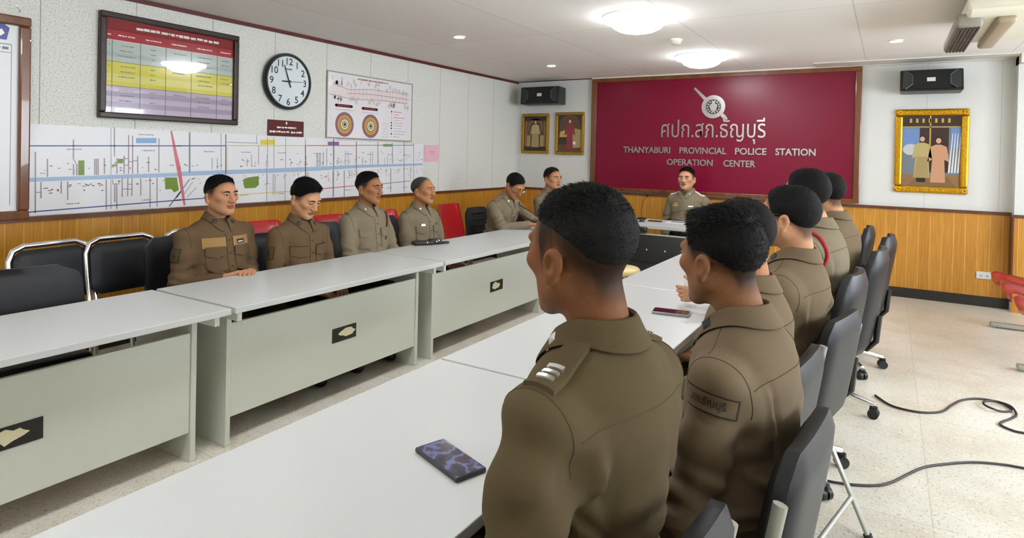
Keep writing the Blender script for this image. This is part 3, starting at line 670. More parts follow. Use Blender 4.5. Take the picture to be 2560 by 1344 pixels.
MAPP=[('gr',[[-5.673,1.297],[-5.636,1.297],[-5.635,1.197],[-5.672,1.198]]),('gr',[[-5.426,1.309],[-5.389,1.309],[-5.389,1.277],[-5.426,1.277]]),('gr',[[-5.464,1.269],[-5.43,1.269],[-5.43,1.256],[-5.464,1.257]]),('gr',[[-5.096,1.171],[-5.002,1.17],[-4.986,1.073],[-5.021,1.057],[-5.044,1.083],[-5.089,1.082]]),('sk',[[-5.305,1.459],[-5.16,1.464],[-5.16,1.426],[-5.305,1.422]]),('gr',[[-4.433,1.146],[-4.387,1.158],[-4.29,1.168],[-4.285,1.092],[-4.321,1.067],[-4.421,1.067],[-4.435,1.102]]),('ye',[[-4.278,1.479],[-4.131,1.484],[-4.13,1.441],[-4.277,1.437]]),('pu',[[-3.531,1.485],[-3.389,1.489],[-3.388,1.454],[-3.53,1.451]]),('gn',[[-2.77,1.484],[-2.63,1.488],[-2.629,1.458],[-2.769,1.455]]),('ca',[[-5.955,1.186],[-4.997,1.206],[-4.961,1.214],[-3.805,1.241],[-3.153,1.26],[-2.112,1.276],[-2.111,1.255],[-3.152,1.23],[-3.804,1.201],[-4.961,1.18],[-4.997,1.177],[-5.955,1.16]]),('rd',[[-5.058,1.521],[-5.045,1.521],[-4.999,1.339],[-4.973,1.243],[-4.931,0.956],[-4.946,0.951],[-4.995,1.187],[-5.016,1.288]])]
for k_, pts in MAPP: A.poly(M[k_], pts, .0008 if k_ != 'ca' else .0006)
for (k_, wd, a, b, c_, d_) in MAPL: A.line(M[k_], a, b, c_, d_, wd * .00095, .0010)
def canal(u): return 1.173 + (u + 5.955) / 3.85 * .093
for k in range(230):
    u = rr.uniform(-5.93, -2.13); dense = u > -4.6
    sgn = rr.choice((-1, 1)); v = canal(u) + sgn * (.035 + abs(rr.gauss(0, .05 if dense else .03)))
    if k % 3 == 0 and dense: A.line(M['gy'], u, canal(u) + sgn * .03, u, v, .003, .0009)
    A.rect(M['tx' if k % 4 else 'br'], u, v, u + rr.uniform(.005, .022), v + rr.uniform(.004, .009), .0012)
for u in (-5.74, -5.26, -4.79, -4.46, -4.1, -3.7, -3.3, -3.0, -2.7, -2.45):
    A.scrib(M['gy'], u, u + .09, 1.37, .009, rr); A.scrib(M['gy'], u, u + .08, 1.01, .009, rr)
A.scrib(M['gy'], -5.29, -5.18, 1.485, .009, rr)
A.build('printed_roads', t)
# pink note
t = thing('paper_note', 'square pink paper note on the wall right of the long map', 'paper note', (0, -1.94, 1.295))
o = MB(); o.box((.001, -.142, 0), (.006, .142, .197)); o.build('sheet', M['pink'], t)
A = Art(lambda u, v, d: (.006 + d, u, v)); rr = random.Random(3); A.scrib(M['rd'], -.05, .05, .12, .008, rr); A.scrib(M['rd'], -.03, .03, .1, .008, rr); A.build('faint_writing', t)
# outlet
t = thing('wall_socket', 'white wall socket low on the panelling near the right corner', 'socket', (5.447, -.022, .308))
o = MB(); o.rbox((-.06, -.012, -.036), (.06, 0, .036), .004, 2); o.build('plate', M['railmetal'], t)
o = MB(); 
for dx in (-.03, .02): o.box((dx, -.0135, -.012), (dx + .004, -.0115, .004)); o.box((dx + .012, -.0135, -.012), (dx + .016, -.0115, .004))
o.build('slot', M['blackplate'], t)
# ================================================================ furniture
def conf_table(name, label, cx, y0, y1, flip, plate_seed):
    L = y1 - y0; t = thing(name, label, 'table', (cx, (y0 + y1) / 2, 0), PI if flip else 0, 'grey and white conference tables')
    h = L / 2
    o = MB(); o.box((-.32, -h, HT - .028), (.32, h, HT)); o.build('tabletop', M['top'], t, bevel=.003)
    for s in (-1, 1):
        y = s * (h - .075)
        o = MB(); o.box((-.29, y - .0125, .015), (.165, y + .0125, HT - .028)); o.box((-.29, y - .016, 0), (.168, y + .016, .02)); sl = o.build('side_panel', M['slab'], t, bevel=.002)
        o = MB(); o.box((-.26, s * (h - .045) - .012, HT - .075), (.285, s * (h - .045) + .012, HT - .028)); o.build('top_rail', M['railmetal'], t, bevel=.002)
    o = MB(); o.box((.138, -h + .088, .13), (.158, h - .088, .575)); pn = o.build('modesty_panel', M['slab'], t, bevel=.002)
    o = MB(); o.box((.158, -.04, .322), (.161, .14, .402)); pl = o.build('black_plate', M['blackplate'], t)
    rr = random.Random(plate_seed)
    c0 = .05 + rr.uniform(-.02, .02); pts = []
    for k in range(14):
        a = 2 * PI * k / 14; pts.append((c0 + math.cos(a) * (.055 + rr.uniform(-.012, .012)), .365 + math.sin(a) * (.024 + rr.uniform(-.008, .008))))
    o = MB(); o.prism(pts, .161, .1625, lambda u, v, d: (d, u, v)); o.build('torn_sticker', M['cream_tape'], pl)
    return t
XL, XRT = 1.835, 3.635
conf_table('conference_table', 'white-topped table nearest the camera in the left row, in front of the empty black armchair', XL, -7.57, -5.995, False, 1)
conf_table('conference_table', 'middle table of the left row, in front of the two officers in brown', XL, -5.975, -4.47, False, 2)
conf_table('conference_table', 'third table of the left row, with a dark pouch lying on it', XL, -4.455, -2.79, False, 3)
conf_table('conference_table', 'farthest table of the left row, under the forearms of the officer bending down', XL, -2.775, -1.25, False, 7)
conf_table('conference_table', 'table nearest the camera in the right row, with a smartphone on it', XRT, -7.57, -5.995, True, 4)
conf_table('conference_table', 'middle table of the right row, with the grey phone at its edge', XRT, -5.985, -4.42, True, 5)
conf_table('conference_table', 'far table of the right row, beside the television back', XRT, -4.41, -2.85, True, 6)
# head table: top on steel legs
t = thing('head_table', 'white head table in front of the maroon board, with the microphone on it', 'table', (2.5, -1.06, 0))
o = MB(); o.box((-.78, -.34, HT - .035), (.78, .34, HT)); o.build('tabletop', M['top'], t, bevel=.003)
for sx in (-1, 1):
    for sy in (-1, 1):
        o = MB(); o.box((sx * .3 - .012 if sx < 0 else .72, sy * .28 - .012, 0), (sx * .3 + .012 if sx < 0 else .744, sy * .28 + .012, HT - .035)); o.build('leg', M['cream'], t)
o = MB(); o.box((-.7, -.01, HT - .075), (.744, .01, HT - .035)); o.build('rail', M['cream'], t)

# ---- office chair, faces +y
def chair_base(t, spin=0.0):
    o = MB(); o.lathe([(.028, .09), (.028, .22), (.02, .22), (.02, .40)], n=16); o.build('gas_column', M['chrome'], t, smooth=40)
    for k in range(5):
        a = spin + 2 * PI * k / 5; c, s = math.cos(a), math.sin(a)
        o = MB(); o.tube([(c * .02, s * .02, .125), (c * .16, s * .16, .105), (c * .30, s * .30, .075)], [.024, .02, .015], 10); lg = o.build('base_arm', M['chrome'], t, smooth=40)
        o = MB(); 
        for e in (-1, 1):
            px, py = c * .30 - s * .014 * e, s * .30 + c * .014 * e
            n = 18; vs = []; fs = []
            for j in range(n):
                b = 2 * PI * j / n
                for q in (-.009, .009): vs.append((px + c * .027 * math.cos(b) - s * q, py + s * .027 * math.cos(b) + c * q, .027 + .027 * math.sin(b)))
            for j in range(n): fs.append((2 * j, 2 * j + 1, 2 * ((j + 1) % n) + 1, 2 * ((j + 1) % n)))
            fs.append(tuple(2 * j for j in range(n))[::-1]); fs.append(tuple(2 * j + 1 for j in range(n))); o.add(vs, fs)
        o.rbox((c * .30 - .02, s * .30 - .02, .035), (c * .30 + .02, s * .30 + .02, .066), .008, 2)
        o.build('caster', M['plastic_black'], lg, smooth=40)
def pad(o, wb, wt, z0, z1, y0, lean, th, curve=.03, n=10, m=12):
    """a padded back: rounded slab, wider at the foot, leaning back and hugging the sitter"""
    vs = []; fs = []
    for side in (0, 1):
        for i in range(n + 1):
            v = i / n; z = z0 + (z1 - z0) * v; hw = (wb + (wt - wb) * v) / 2
            r_ = .18
            if v > 1 - r_: q = (v - 1 + r_) / r_; hw *= math.sqrt(max(0, 1 - .45 * q * q))
            if v < r_: q = (r_ - v) / r_; hw *= math.sqrt(max(0, 1 - .45 * q * q))
            for j in range(m + 1):
                u = -1 + 2 * j / m; e = math.sqrt(max(0, 1 - abs(u) ** 5)) * math.sqrt(max(0, 1 - abs(2 * v - 1) ** 6))
                y = y0 - lean * (z - z0) + curve * u * u + (1 if side == 0 else -1) * th / 2 * (.35 + .65 * e)
                vs.append((hw * u, y, z))
    k = (n + 1) * (m + 1)
    for i in range(n):
        for j in range(m):
            a = i * (m + 1) + j; fs.append((a, a + 1, a + m + 2, a + m + 1)); fs.append((k + a, k + a + m + 1, k + a + m + 2, k + a + 1))
    for i in range(n):
        a = i * (m + 1); fs.append((a, a + m + 1, k + a + m + 1, k + a)); a += m; fs.append((a, k + a, k + a + m + 1, a + m + 1))
    for j in range(m):
        fs.append((j, k + j, k + j + 1, j + 1)); a = n * (m + 1) + j; fs.append((a, a + 1, k + a + 1, k + a))
    o.add(vs, fs)
def office_chair(label, loc, rz, group, spin=0.0, arms=True, wb=.48, wt=.42, ztop=.93, zbot=.36, lean=.16, vin='vinyl', name='office_chair'):
    t = thing(name, label, 'chair', loc, rz, group)
    chair_base(t, spin)
    o = MB(); o.rbox((-.25, -.22, .395), (.25, .25, .475), .035, 4); o.build('seat', M[vin], t, smooth=50)
    o = MB(); o.box((-.1, -.12, .37), (.1, .12, .398)); o.build('seat_plate', M['plastic_black'], t)
    o = MB(); pad(o, wb, wt, zbot, ztop, -.235, lean, .075); bk = o.build('backrest', M[vin], t, smooth=60)
    zs = zbot + .42 * (ztop - zbot)
    o = MB(); yy = -.235 - lean * (zs - zbot) + .041; o.tube([(-wb * .40, yy + .02, zs), (-wb * .2, yy, zs), (wb * .2, yy, zs), (wb * .40, yy + .02, zs)], .004, 6); o.build('stitch_line', M['vinyl_grey'], bk, smooth=60)
    o = MB(); o.tube([(0, -.05, .375), (0, -.26, .37), (0, -.30, .42), (0, -.235 - lean * .2 - .045, .56)], .016, 8); o.build('back_bracket', M['plastic_black'], t, smooth=40)
    if arms:
        for s in (-1, 1):
            o = MB(); o.tube([(s * .21, .10, .40), (s * .285, .10, .42), (s * .295, .13, .62), (s * .29, .12, .645), (s * .285, -.04, .65), (s * .275, -.17, .63), (s * .26, -.19, .57), (s * .24, -.21, .50)], .014, 8, flat=.8); a = o.build('arm_loop', M['plastic_black'], t, smooth=50)
            o = MB(); o.rbox((s * .287 - .026, -.14, .648), (s * .287 + .026, .12, .672), .01, 3); o.build('arm_pad', M['vinyl'], a, smooth=50)
    return t
G1 = 'black office chairs'
TE = PI / 2   # facing -x
office_chair('black armchair on castors behind the officer wearing the red shoulder cord', (4.205, -4.62, 0), R(84), G1, .3)
office_chair('black armchair on castors behind the farthest officer of the right row', (4.285, -3.72, 0), R(84), G1, .9)
office_chair('empty black armchair on castors just past the last seated officer of the right row', (4.33, -2.86, 0), R(84), G1, .1, ztop=.92)
office_chair('empty black armchair on castors farthest along the right row, nearest the back wall', (4.20, -2.35, 0), R(88), G1, .5, ztop=.92)
office_chair('black chair behind the front officer in brown with shoulder patch, by the left wall', (1.20, -5.50, 0), R(-88), G1, .3, False, .46, .44, .86)
office_chair('black chair behind the officer in brown who looks down', (1.24, -4.97, 0), R(-90), G1, .6, False, .46, .42, .82)
office_chair('black chair behind the thin officer with the dark red lanyard', (1.22, -4.45, 0), R(-92), G1, .2, False, .46, .42, .85)
office_chair('black chair behind the grey-haired balding officer', (1.20, -3.78, 0), R(-92), G1, .2, False, .46, .42, .85)
sc_ = office_chair('black slatted-back chair of the officer bending over with his forearms on the table', (1.21, -2.34, 0), R(-90), G1, .2, False, .42, .38, .84, vin='fabric_black')
for k in range(5):
    o = MB(); zz = .52 + k * .065; yy = -.235 - .16 * (zz - .36) + .034; o.tube([(-.15, yy + .006, zz), (0, yy, zz), (.15, yy + .006, zz)], .010, 8); o.build('back_slat', M['plastic_black'], sc_, smooth=60)
office_chair('black chair behind the officer seated left of the maroon board', (1.15, -1.55, 0), R(-92), G1, .2, False, .46, .42, .86)
office_chair('black chair of the chief officer behind the head table', (2.60, -.42, 0), R(172), G1, .2, False, .46, .42, .80)
office_chair('empty wide black vinyl armchair pushed under the nearest left table', (1.33, -6.52, 0), R(-92), G1, .6, False, .80, .76, .80, .40, .12, name='wide_armchair')

# ---- padded folding chair, faces +y
def folding_chair(label, loc, rz):
    t = thing('folding_chair', label, 'chair', loc, rz, 'black padded folding chairs')
    o = MB(); pad(o, .38, .365, .47, .866, -.205, .16, .07, .004); o.build('backrest', M['vinyl_grey'], t, smooth=60)
    o = MB(); o.rbox((-.19, -.19, .415), (.19, .21, .465), .02, 4); o.build('seat', M['vinyl'], t, smooth=50)
    for s in (-1, 1):
        o = MB(); o.tube([(s * .205, -.262, .80), (s * .205, -.22, .56), (s * .205, .02, .28), (s * .205, .24, .012)], .013, 10, flat=.7); f = o.build('leg', M['steel'], t, smooth=50)
        o = MB(); o.tube([(s * .205, .232, .02), (s * .205, .245, .0)], .0155, 10); o.build('rubber_foot', M['plastic_black'], f, smooth=50)
        o = MB(); o.tube([(s * .222, -.10, .44), (s * .222, -.13, .40), (s * .222, -.31, .012)], .013, 10, flat=.7); f = o.build('leg', M['steel'], t, smooth=50)
        o = MB(); o.tube([(s * .222, -.306, .02), (s * .222, -.314, .0)], .0155, 10); o.build('rubber_foot', M['plastic_black'], f, smooth=50)
    for y, z in ((.10, .165), (-.252, .14)):
        o = MB(); o.tube([(-.205, y, z), (.205, y, z)], .009, 8); o.build('crossbar', M['steel'], t, smooth=50)
    return t
folding_chair('black padded folding chair of the nearest officer', (4.13, -6.80, 0), R(84))
folding_chair('black padded folding chair of the second nearest officer, with the sleeve patch', (4.235, -6.29, 0), R(84))
folding_chair('black padded folding chair third along the right row, mostly hidden', (4.175, -5.79, 0), R(84))
folding_chair('black padded folding chair behind the officer in glasses of the right row', (4.24, -5.19, 0), R(78))

# ---- chrome-framed stacking chair, faces +y
def banquet_chair(label, loc, rz):
    t = thing('stacking_chair', label, 'chair', loc, rz, 'chrome-framed black chairs')
    o = MB()
    P = [(-.205, .20, .44), (-.21, -.17, .43), (-.215, -.21, .46), (-.215, -.24, .62), (-.21, -.27, .76), (-.185, -.28, .815), (-.13, -.285, .838), (.13, -.285, .838), (.185, -.28, .815), (.21, -.27, .76), (.215, -.24, .62), (.215, -.21, .46), (.21, -.17, .43), (.205, .20, .44)]
    o.tube(P, .016, 10); o.build('back_frame', M['chrome'], t, smooth=50)
    o = MB(); pad(o, .40, .38, .52, .815, -.225, .18, .05, .0); o.build('backrest', M['vinyl_grey'], t, smooth=60)
    o = MB(); o.rbox((-.215, -.18, .445), (.215, .23, .495), .022, 4); o.build('seat', M['vinyl'], t, smooth=50)
    for sx in (-1, 1):
        for sy, yy in ((1, .2), (-1, -.2)):
            o = MB(); o.tube([(sx * .205, yy * .9, .44), (sx * .215, yy * 1.1, .0)], .0125, 10); o.build('leg', M['chrome'], t, smooth=50)
    return t
banquet_chair('chrome-framed black chair by the left wall, leftmost, behind the wide armchair', (.86, -6.03, 0), R(-84))
banquet_chair('chrome-framed black chair by the left wall, in full view between two others', (.86, -5.66, 0), R(-86))
banquet_chair('chrome-framed black chair by the left wall, mostly hidden behind the front officer', (.84, -5.20, 0), R(-90))

# ---- moulded red seats on a beam
def red_bench(label, loc, rz, offs):
    t = thing('beam_seating', label, 'bench', loc, rz, 'red beam seats')
    prof = [(.235, .385), (.245, .415), (.22, .435), (.12, .415), (0, .395), (-.12, .395), (-.175, .42), (-.205, .47), (-.235, .58), (-.265, .70), (-.285, .79), (-.30, .805), (-.315, .79)]
    for ox in offs:
        o = MB(); n = 10; vs = []; fs = []
        for i, (y, z) in enumerate(prof):
            f = i / (len(prof) - 1); hw = .215 - .03 * max(0, (f - .5) * 2)
            if f > .8: hw -= .05 * ((f - .8) / .2) ** 2
            for j in range(n + 1):
                u = -1 + 2 * j / n; cup = .03 * abs(u) ** 3
                vs.append((ox + hw * u, y + (cup if f > .5 else 0), z + (cup if f <= .55 else 0)))
        for i in range(len(prof) - 1):
            for j in range(n):
                a = i * (n + 1) + j; fs.append((a, a + 1, a + n + 2, a + n + 1))
        o.add(vs, fs); s = o.build('seat_shell', M['red'], t, smooth=70, fix=False)
        sm = s.modifiers.new('solid', 'SOLIDIFY'); sm.thickness = .009; sm.offset = 0
        o = MB(); o.box((ox - .1, -.07, .36), (ox + .1, .07, .39)); o.build('seat_bracket', M['plastic_black'], t)
    a, b = min(offs) - .2, max(offs) + .2
    o = MB(); o.box((a, -.035, .32), (b, .035, .365)); o.build('beam', M['steel'], t, bevel=.005)
    for x in (a + .12, b - .12):
        o = MB(); o.box((x - .025, -.025, .03), (x + .025, .025, .32)); p = o.build('post', M['steel'], t, bevel=.005)
        o = MB(); o.rbox((x - .035, -.26, .008), (x + .035, .26, .045), .012, 3); o.lathe([(.02, 0), (.02, .012)], (x, -.23, 0), 10); o.lathe([(.02, 0), (.02, .012)], (x, .23, 0), 10); o.build('foot', M['steel'], p, smooth=40)
    return t
red_bench('row of red moulded beam seats along the left wall, behind the seated officers', (.50, -3.72, 0), R(-90), (-.72, 0, .72))
red_bench('red moulded seat by the left wall in full view, right of the balding officer', (.50, -1.62, 0), R(-90), (.28,))
red_bench('row of red moulded beam seats at the right edge of the picture', (5.66, -1.61, 0), R(90), (-.58, 0, .58))

# ---------------------------------------------------------------- middle of the room
t = thing('television', 'wide black television seen from behind, standing between the table rows', 'television', (2.80, -2.2, 0))
o = MB(); o.rbox((-.62, -.02, .10), (.62, .02, .70), .008, 2); o.build('screen_back', M['plastic_black'], t, smooth=40)
o = MB(); o.box((-.62, -.022, .694), (.62, .022, .702)); o.build('silver_edge', M['steel'], t)
o = MB(); o.rbox((-.5, -.06, .12), (.5, -.018, .44), .012, 2); o.build('rear_housing', M['vinyl_grey'], t, smooth=40)
o = MB(); 
for x in (-.2, -.05, .12, .3): o.lathe([(.008, -.024), (.0001, -.0245)], (x, 0, .56), 10, 'y')
o.build('mount_screws', M['chrome'], t)
for s in (-1, 1):
    o = MB(); o.tube([(s * .3, .0, .12), (s * .33, -.12, .008), (s * .33, .14, .008)], .012, 8); o.build('stand_foot', M['plastic_black'], t, smooth=40)
t = thing('device_box', 'small black box standing on the top edge of the television back', 'box', (2.70, -2.2, .702))
o = MB(); o.rbox((-.035, -.03, 0), (.035, .03, .022), .006, 2); o.build('base', M['vinyl_grey'], t, smooth=40)
o = MB(); o.rbox((-.04, -.03, .022), (.04, .03, .06), .012, 3); o.build('body', M['plastic_black'], t, smooth=40)
t = thing('round_stool', 'cream round stool standing in front of the television back', 'stool', (2.66, -2.66, 0))
o = MB(); o.lathe([(.0001, .40), (.16, .402), (.178, .415), (.18, .435), (.165, .452), (.0001, .456)], n=40); o.build('seat', mat('cream stool seat', '#d9c48c', .45), t, smooth=50)
for k in range(4):
    a = PI / 4 + k * PI / 2; o = MB(); o.tube([(math.cos(a) * .11, math.sin(a) * .11, .41), (math.cos(a) * .17, math.sin(a) * .17, 0)], .011, 8); o.build('leg', M['chrome'], t, smooth=40)

# ---------------------------------------------------------------- things on the tables
def phone(label, x, y, z, rz, L, W, case, screen):
    t = thing('smartphone', label, 'phone', (x, y, z), rz)
    o = MB(); o.rbox((-W / 2, -L / 2, 0), (W / 2, L / 2, .012), .0045, 3)
    bm = None; o.build('case', case, t, smooth=50)
    o = MB(); r_ = .011; pts = []
    for cx, cy, a0 in ((W / 2 - .004 - r_, L / 2 - .004 - r_, 0), (-W / 2 + .004 + r_, L / 2 - .004 - r_, 90), (-W / 2 + .004 + r_, -L / 2 + .004 + r_, 180), (W / 2 - .004 - r_, -L / 2 + .004 + r_, 270)):
        for k in range(5): a = R(a0 + k * 22.5); pts.append((cx + r_ * math.cos(a), cy + r_ * math.sin(a)))
    o.prism(pts, .0118, .0126, lambda u, v, d: (u, v, d)); o.build('screen', screen, t)
    return t
scr = bpy.data.materials.new('lit phone screen'); scr.use_nodes = True
N, L_, b = nodes(scr)
tc = N.new('ShaderNodeTexCoord'); n1 = N.new('ShaderNodeTexNoise'); n1.inputs['Scale'].default_value = 22; n1.inputs['Detail'].default_value = 2
L_.new(tc.outputs['Object'], n1.inputs['Vector'])
cr = N.new('ShaderNodeValToRGB'); e = cr.color_ramp.elements
e[0].position = .36; e[0].color = (*lin('#2c2a30'), 1); e[1].position = .66; e[1].color = (*lin('#4a3438'), 1)
for p_, c_ in ((.46, '#3a3c4e'), (.53, '#6e6c9a'), (.6, '#3c3a46')): q = e.new(p_); q.color = (*lin(c_), 1)
L_.new(n1.outputs['Fac'], cr.inputs[0]); L_.new(cr.outputs[0], b.inputs['Emission Color']); b.inputs['Emission Strength'].default_value = .8
b.inputs['Base Color'].default_value = (.01, .01, .012, 1); b.inputs['Roughness'].default_value = .12
pcase = mat('dark grey phone case', '#34353a', .45)
darkscr = mat('dark phone screen', '#1c0d12', .1, coat=.5)
phone('smartphone in a dark grey case with its screen lit, on the nearest right-hand table', 3.777, -6.546, HT, R(70.5), .176, .082, pcase, scr)
C.objects[-1] if False else None
phone('slim grey smartphone with a dark screen near the second officer', 3.79, -4.90, HT, R(99), .165, .085, mat('silver phone', '#8c8a90', .35), darkscr)
phone('dark phone lying on the head table in front of the chief officer', 2.41, -.97, HT, R(95), .15, .07, M['blackplate'], darkscr)
# gooseneck microphone
t = thing('gooseneck_microphone', 'black gooseneck microphone on the head table', 'microphone', (2.215, -.86, HT))
o = MB(); o.rbox((-.045, -.04, 0), (.045, .04, .022), .008, 3); o.build('base', M['plastic_black'], t, smooth=50)
o = MB(); o.tube([(0, 0, .015), (-.005, 0, .10), (.0, .0, .17), (.03, -.01, .235), (.06, -.02, .27)], .003, 8); o.build('gooseneck', M['plastic_black'], t, smooth=50)
o = MB(); o.tube([(.055, -.018, .265), (.085, -.026, .295)], [.009, .011], 10); o.build('capsule', M['blackplate'], t, smooth=50)
# small items left on the head table
for dx, h_, lb in ((-.03, .05, 'taller'), (.05, .035, 'shorter')):
    t = thing('desk_clip', lb + ' of two small black clip stands at the left of the head table', 'clip', (2.25 + dx, -1.10, HT))
    o = MB(); o.lathe([(.035, 0), (.034, .008), (.012, .02), (.006, h_), (.0001, h_ + .004)], (0, 0, 0), 14); o.build('stand', M['plastic_black'], t, smooth=50)
t = thing('paper_sheet', 'white paper sheet lying in front of the chief officer', 'paper', (2.68, -.92, HT)); t.rotation_euler = (0, 0, .1)
o = MB(); o.box((-.15, -.1, .0), (.15, .1, .0015)); o.build('sheet', M['white'], t)
o = MB(); o.tube([(-.1, .02, .006), (.04, -.01, .006)], .004, 6); o.build('pen', M['tx'], t)
# pouch with keys on the left table
t = thing('key_pouch', 'dark pouch with shiny snaps lying on the far left table', 'pouch', (1.59, -3.93, HT)); t.rotation_euler = (0, 0, R(60))
o = MB(); o.rbox((-.13, -.045, 0), (.03, .045, .03), .013, 3); o.rbox((.0, -.035, 0), (.10, .05, .04), .016, 3); o.rbox((.09, -.015, 0), (.17, .02, .018), .007, 2); o.build('leather_body', mat('dark brown leather', '#20100f', .45, bump=.3), t, smooth=50)
o = MB(); 
for x, y, z in ((-.03, -.046, .02), (.05, -.036, .022), (.07, -.03, .03)): o.lathe([(.0001, .009), (.008, .006), (.009, 0)][::-1], (x, y, z), 10)
o.build('snap', M['chrome'], t, smooth=50)
# clear cup
t = thing('drinking_glass', 'clear drinking glass held beside the second officer on the right-hand table', 'glass', (3.83, -4.72, HT))
o = MB(); o.lathe([(.0001, .001), (.028, .001), (.034, .12), (.0325, .12), (.027, .008), (.0001, .008)], n=28); o.build('cup_wall', M['glass'], t, smooth=50)
# ---------------------------------------------------------------- cables
def smooth_path(P, n=8):
    out = []; k = len(P)
    for i in range(k - 1):
        p0, p1, p2, p3 = (Vector(P[max(i - 1, 0)]), Vector(P[i]), Vector(P[i + 1]), Vector(P[min(i + 2, k - 1)]))
        for j in range(n):
            t_ = j / n; out.append(.5 * ((2 * p1) + (p2 - p0) * t_ + (2 * p0 - 5 * p1 + 4 * p2 - p3) * t_ ** 2 + (3 * p1 - p0 - 3 * p2 + p3) * t_ ** 3))
    out.append(Vector(P[-1])); return out
cable_m = mat('dark cable sheath', '#2c1f22', .4)
CAB1 = [(4.584, -3.391), (4.66, -3.511), (4.746, -3.54), (4.832, -3.521), (4.91, -3.447), (4.966, -3.301), (5.023, -3.176), (5.098, -3.096), (5.175, -3.079), (5.236, -3.115), (5.25, -3.20), (5.201, -3.248), (5.154, -3.267), (5.123, -3.221), (5.133, -3.158), (5.19, -3.119), (5.25, -3.16), (5.265, -3.25), (5.234, -3.334), (5.178, -3.434), (5.167, -3.484), (5.208, -3.532), (5.256, -3.539), (5.45, -3.52)]
o = MB(); o.tube(smooth_path([(x, y, .007 + (.012 if 12 <= i <= 16 else 0)) for i, (x, y) in enumerate(CAB1)]), .006, 8)
tag(o.build('floor_cable', cable_m, smooth=60), 'dark cable with a small loop, running across the floor from a chair castor', 'cable')
CAB2 = [(4.1, -4.62), (4.315, -4.649), (4.38, -4.655), (4.436, -4.662), (4.519, -4.638), (4.607, -4.587), (4.666, -4.516), (4.728, -4.393), (4.792, -4.277), (4.873, -4.188), (4.987, -4.089), (5.097, -4.037), (5.186, -4.021), (5.5, -3.99)]
o = MB(); o.tube(smooth_path([(x, y, .007) for x, y in CAB2]), .0055, 8)
tag(o.build('floor_cable', cable_m, smooth=60), 'dark cable without a loop, lying nearest the camera on the floor at lower right', 'cable')
# ================================================================ people: solids blended in numpy, skinned by surface nets
V = lambda *a: np.array(a, float)
def nrm(v): return v / (np.linalg.norm(v) + 1e-12)
def rc(P, a, b, ra, rb):
    ab = b - a; t = np.clip(((P - a) @ ab) / (ab @ ab + 1e-12), 0, 1)
    return np.linalg.norm(P - a - t[:, None] * ab, axis=1) - (ra + (rb - ra) * t)
def el(P, c, r):
    q = P - c; k0 = np.linalg.norm(q / r, axis=1); k1 = np.linalg.norm(q / (r * r), axis=1)
    return k0 * (k0 - 1) / (k1 + 1e-9)
def smin(a, b, k):
    h = np.clip(k - np.abs(a - b), 0, None) / k; return np.minimum(a, b) - h * h * k * .25
def smax(a, b, k): return -smin(-a, -b, k)
def sst(x, a, b): t = np.clip((x - a) / (b - a), 0, 1); return t * t * (3 - 2 * t)
def rotx(a): c, s = math.cos(a), math.sin(a); return np.array([[1, 0, 0], [0, c, -s], [0, s, c]])
def roty(a): c, s = math.cos(a), math.sin(a); return np.array([[c, 0, s], [0, 1, 0], [-s, 0, c]])
def rotz(a): c, s = math.cos(a), math.sin(a); return np.array([[c, -s, 0], [s, c, 0], [0, 0, 1]])
def chunked(fn, P, n=300000):
    return np.concatenate([fn(P[i:i + n]) for i in range(0, len(P), n)]) if len(P) else np.zeros(0)
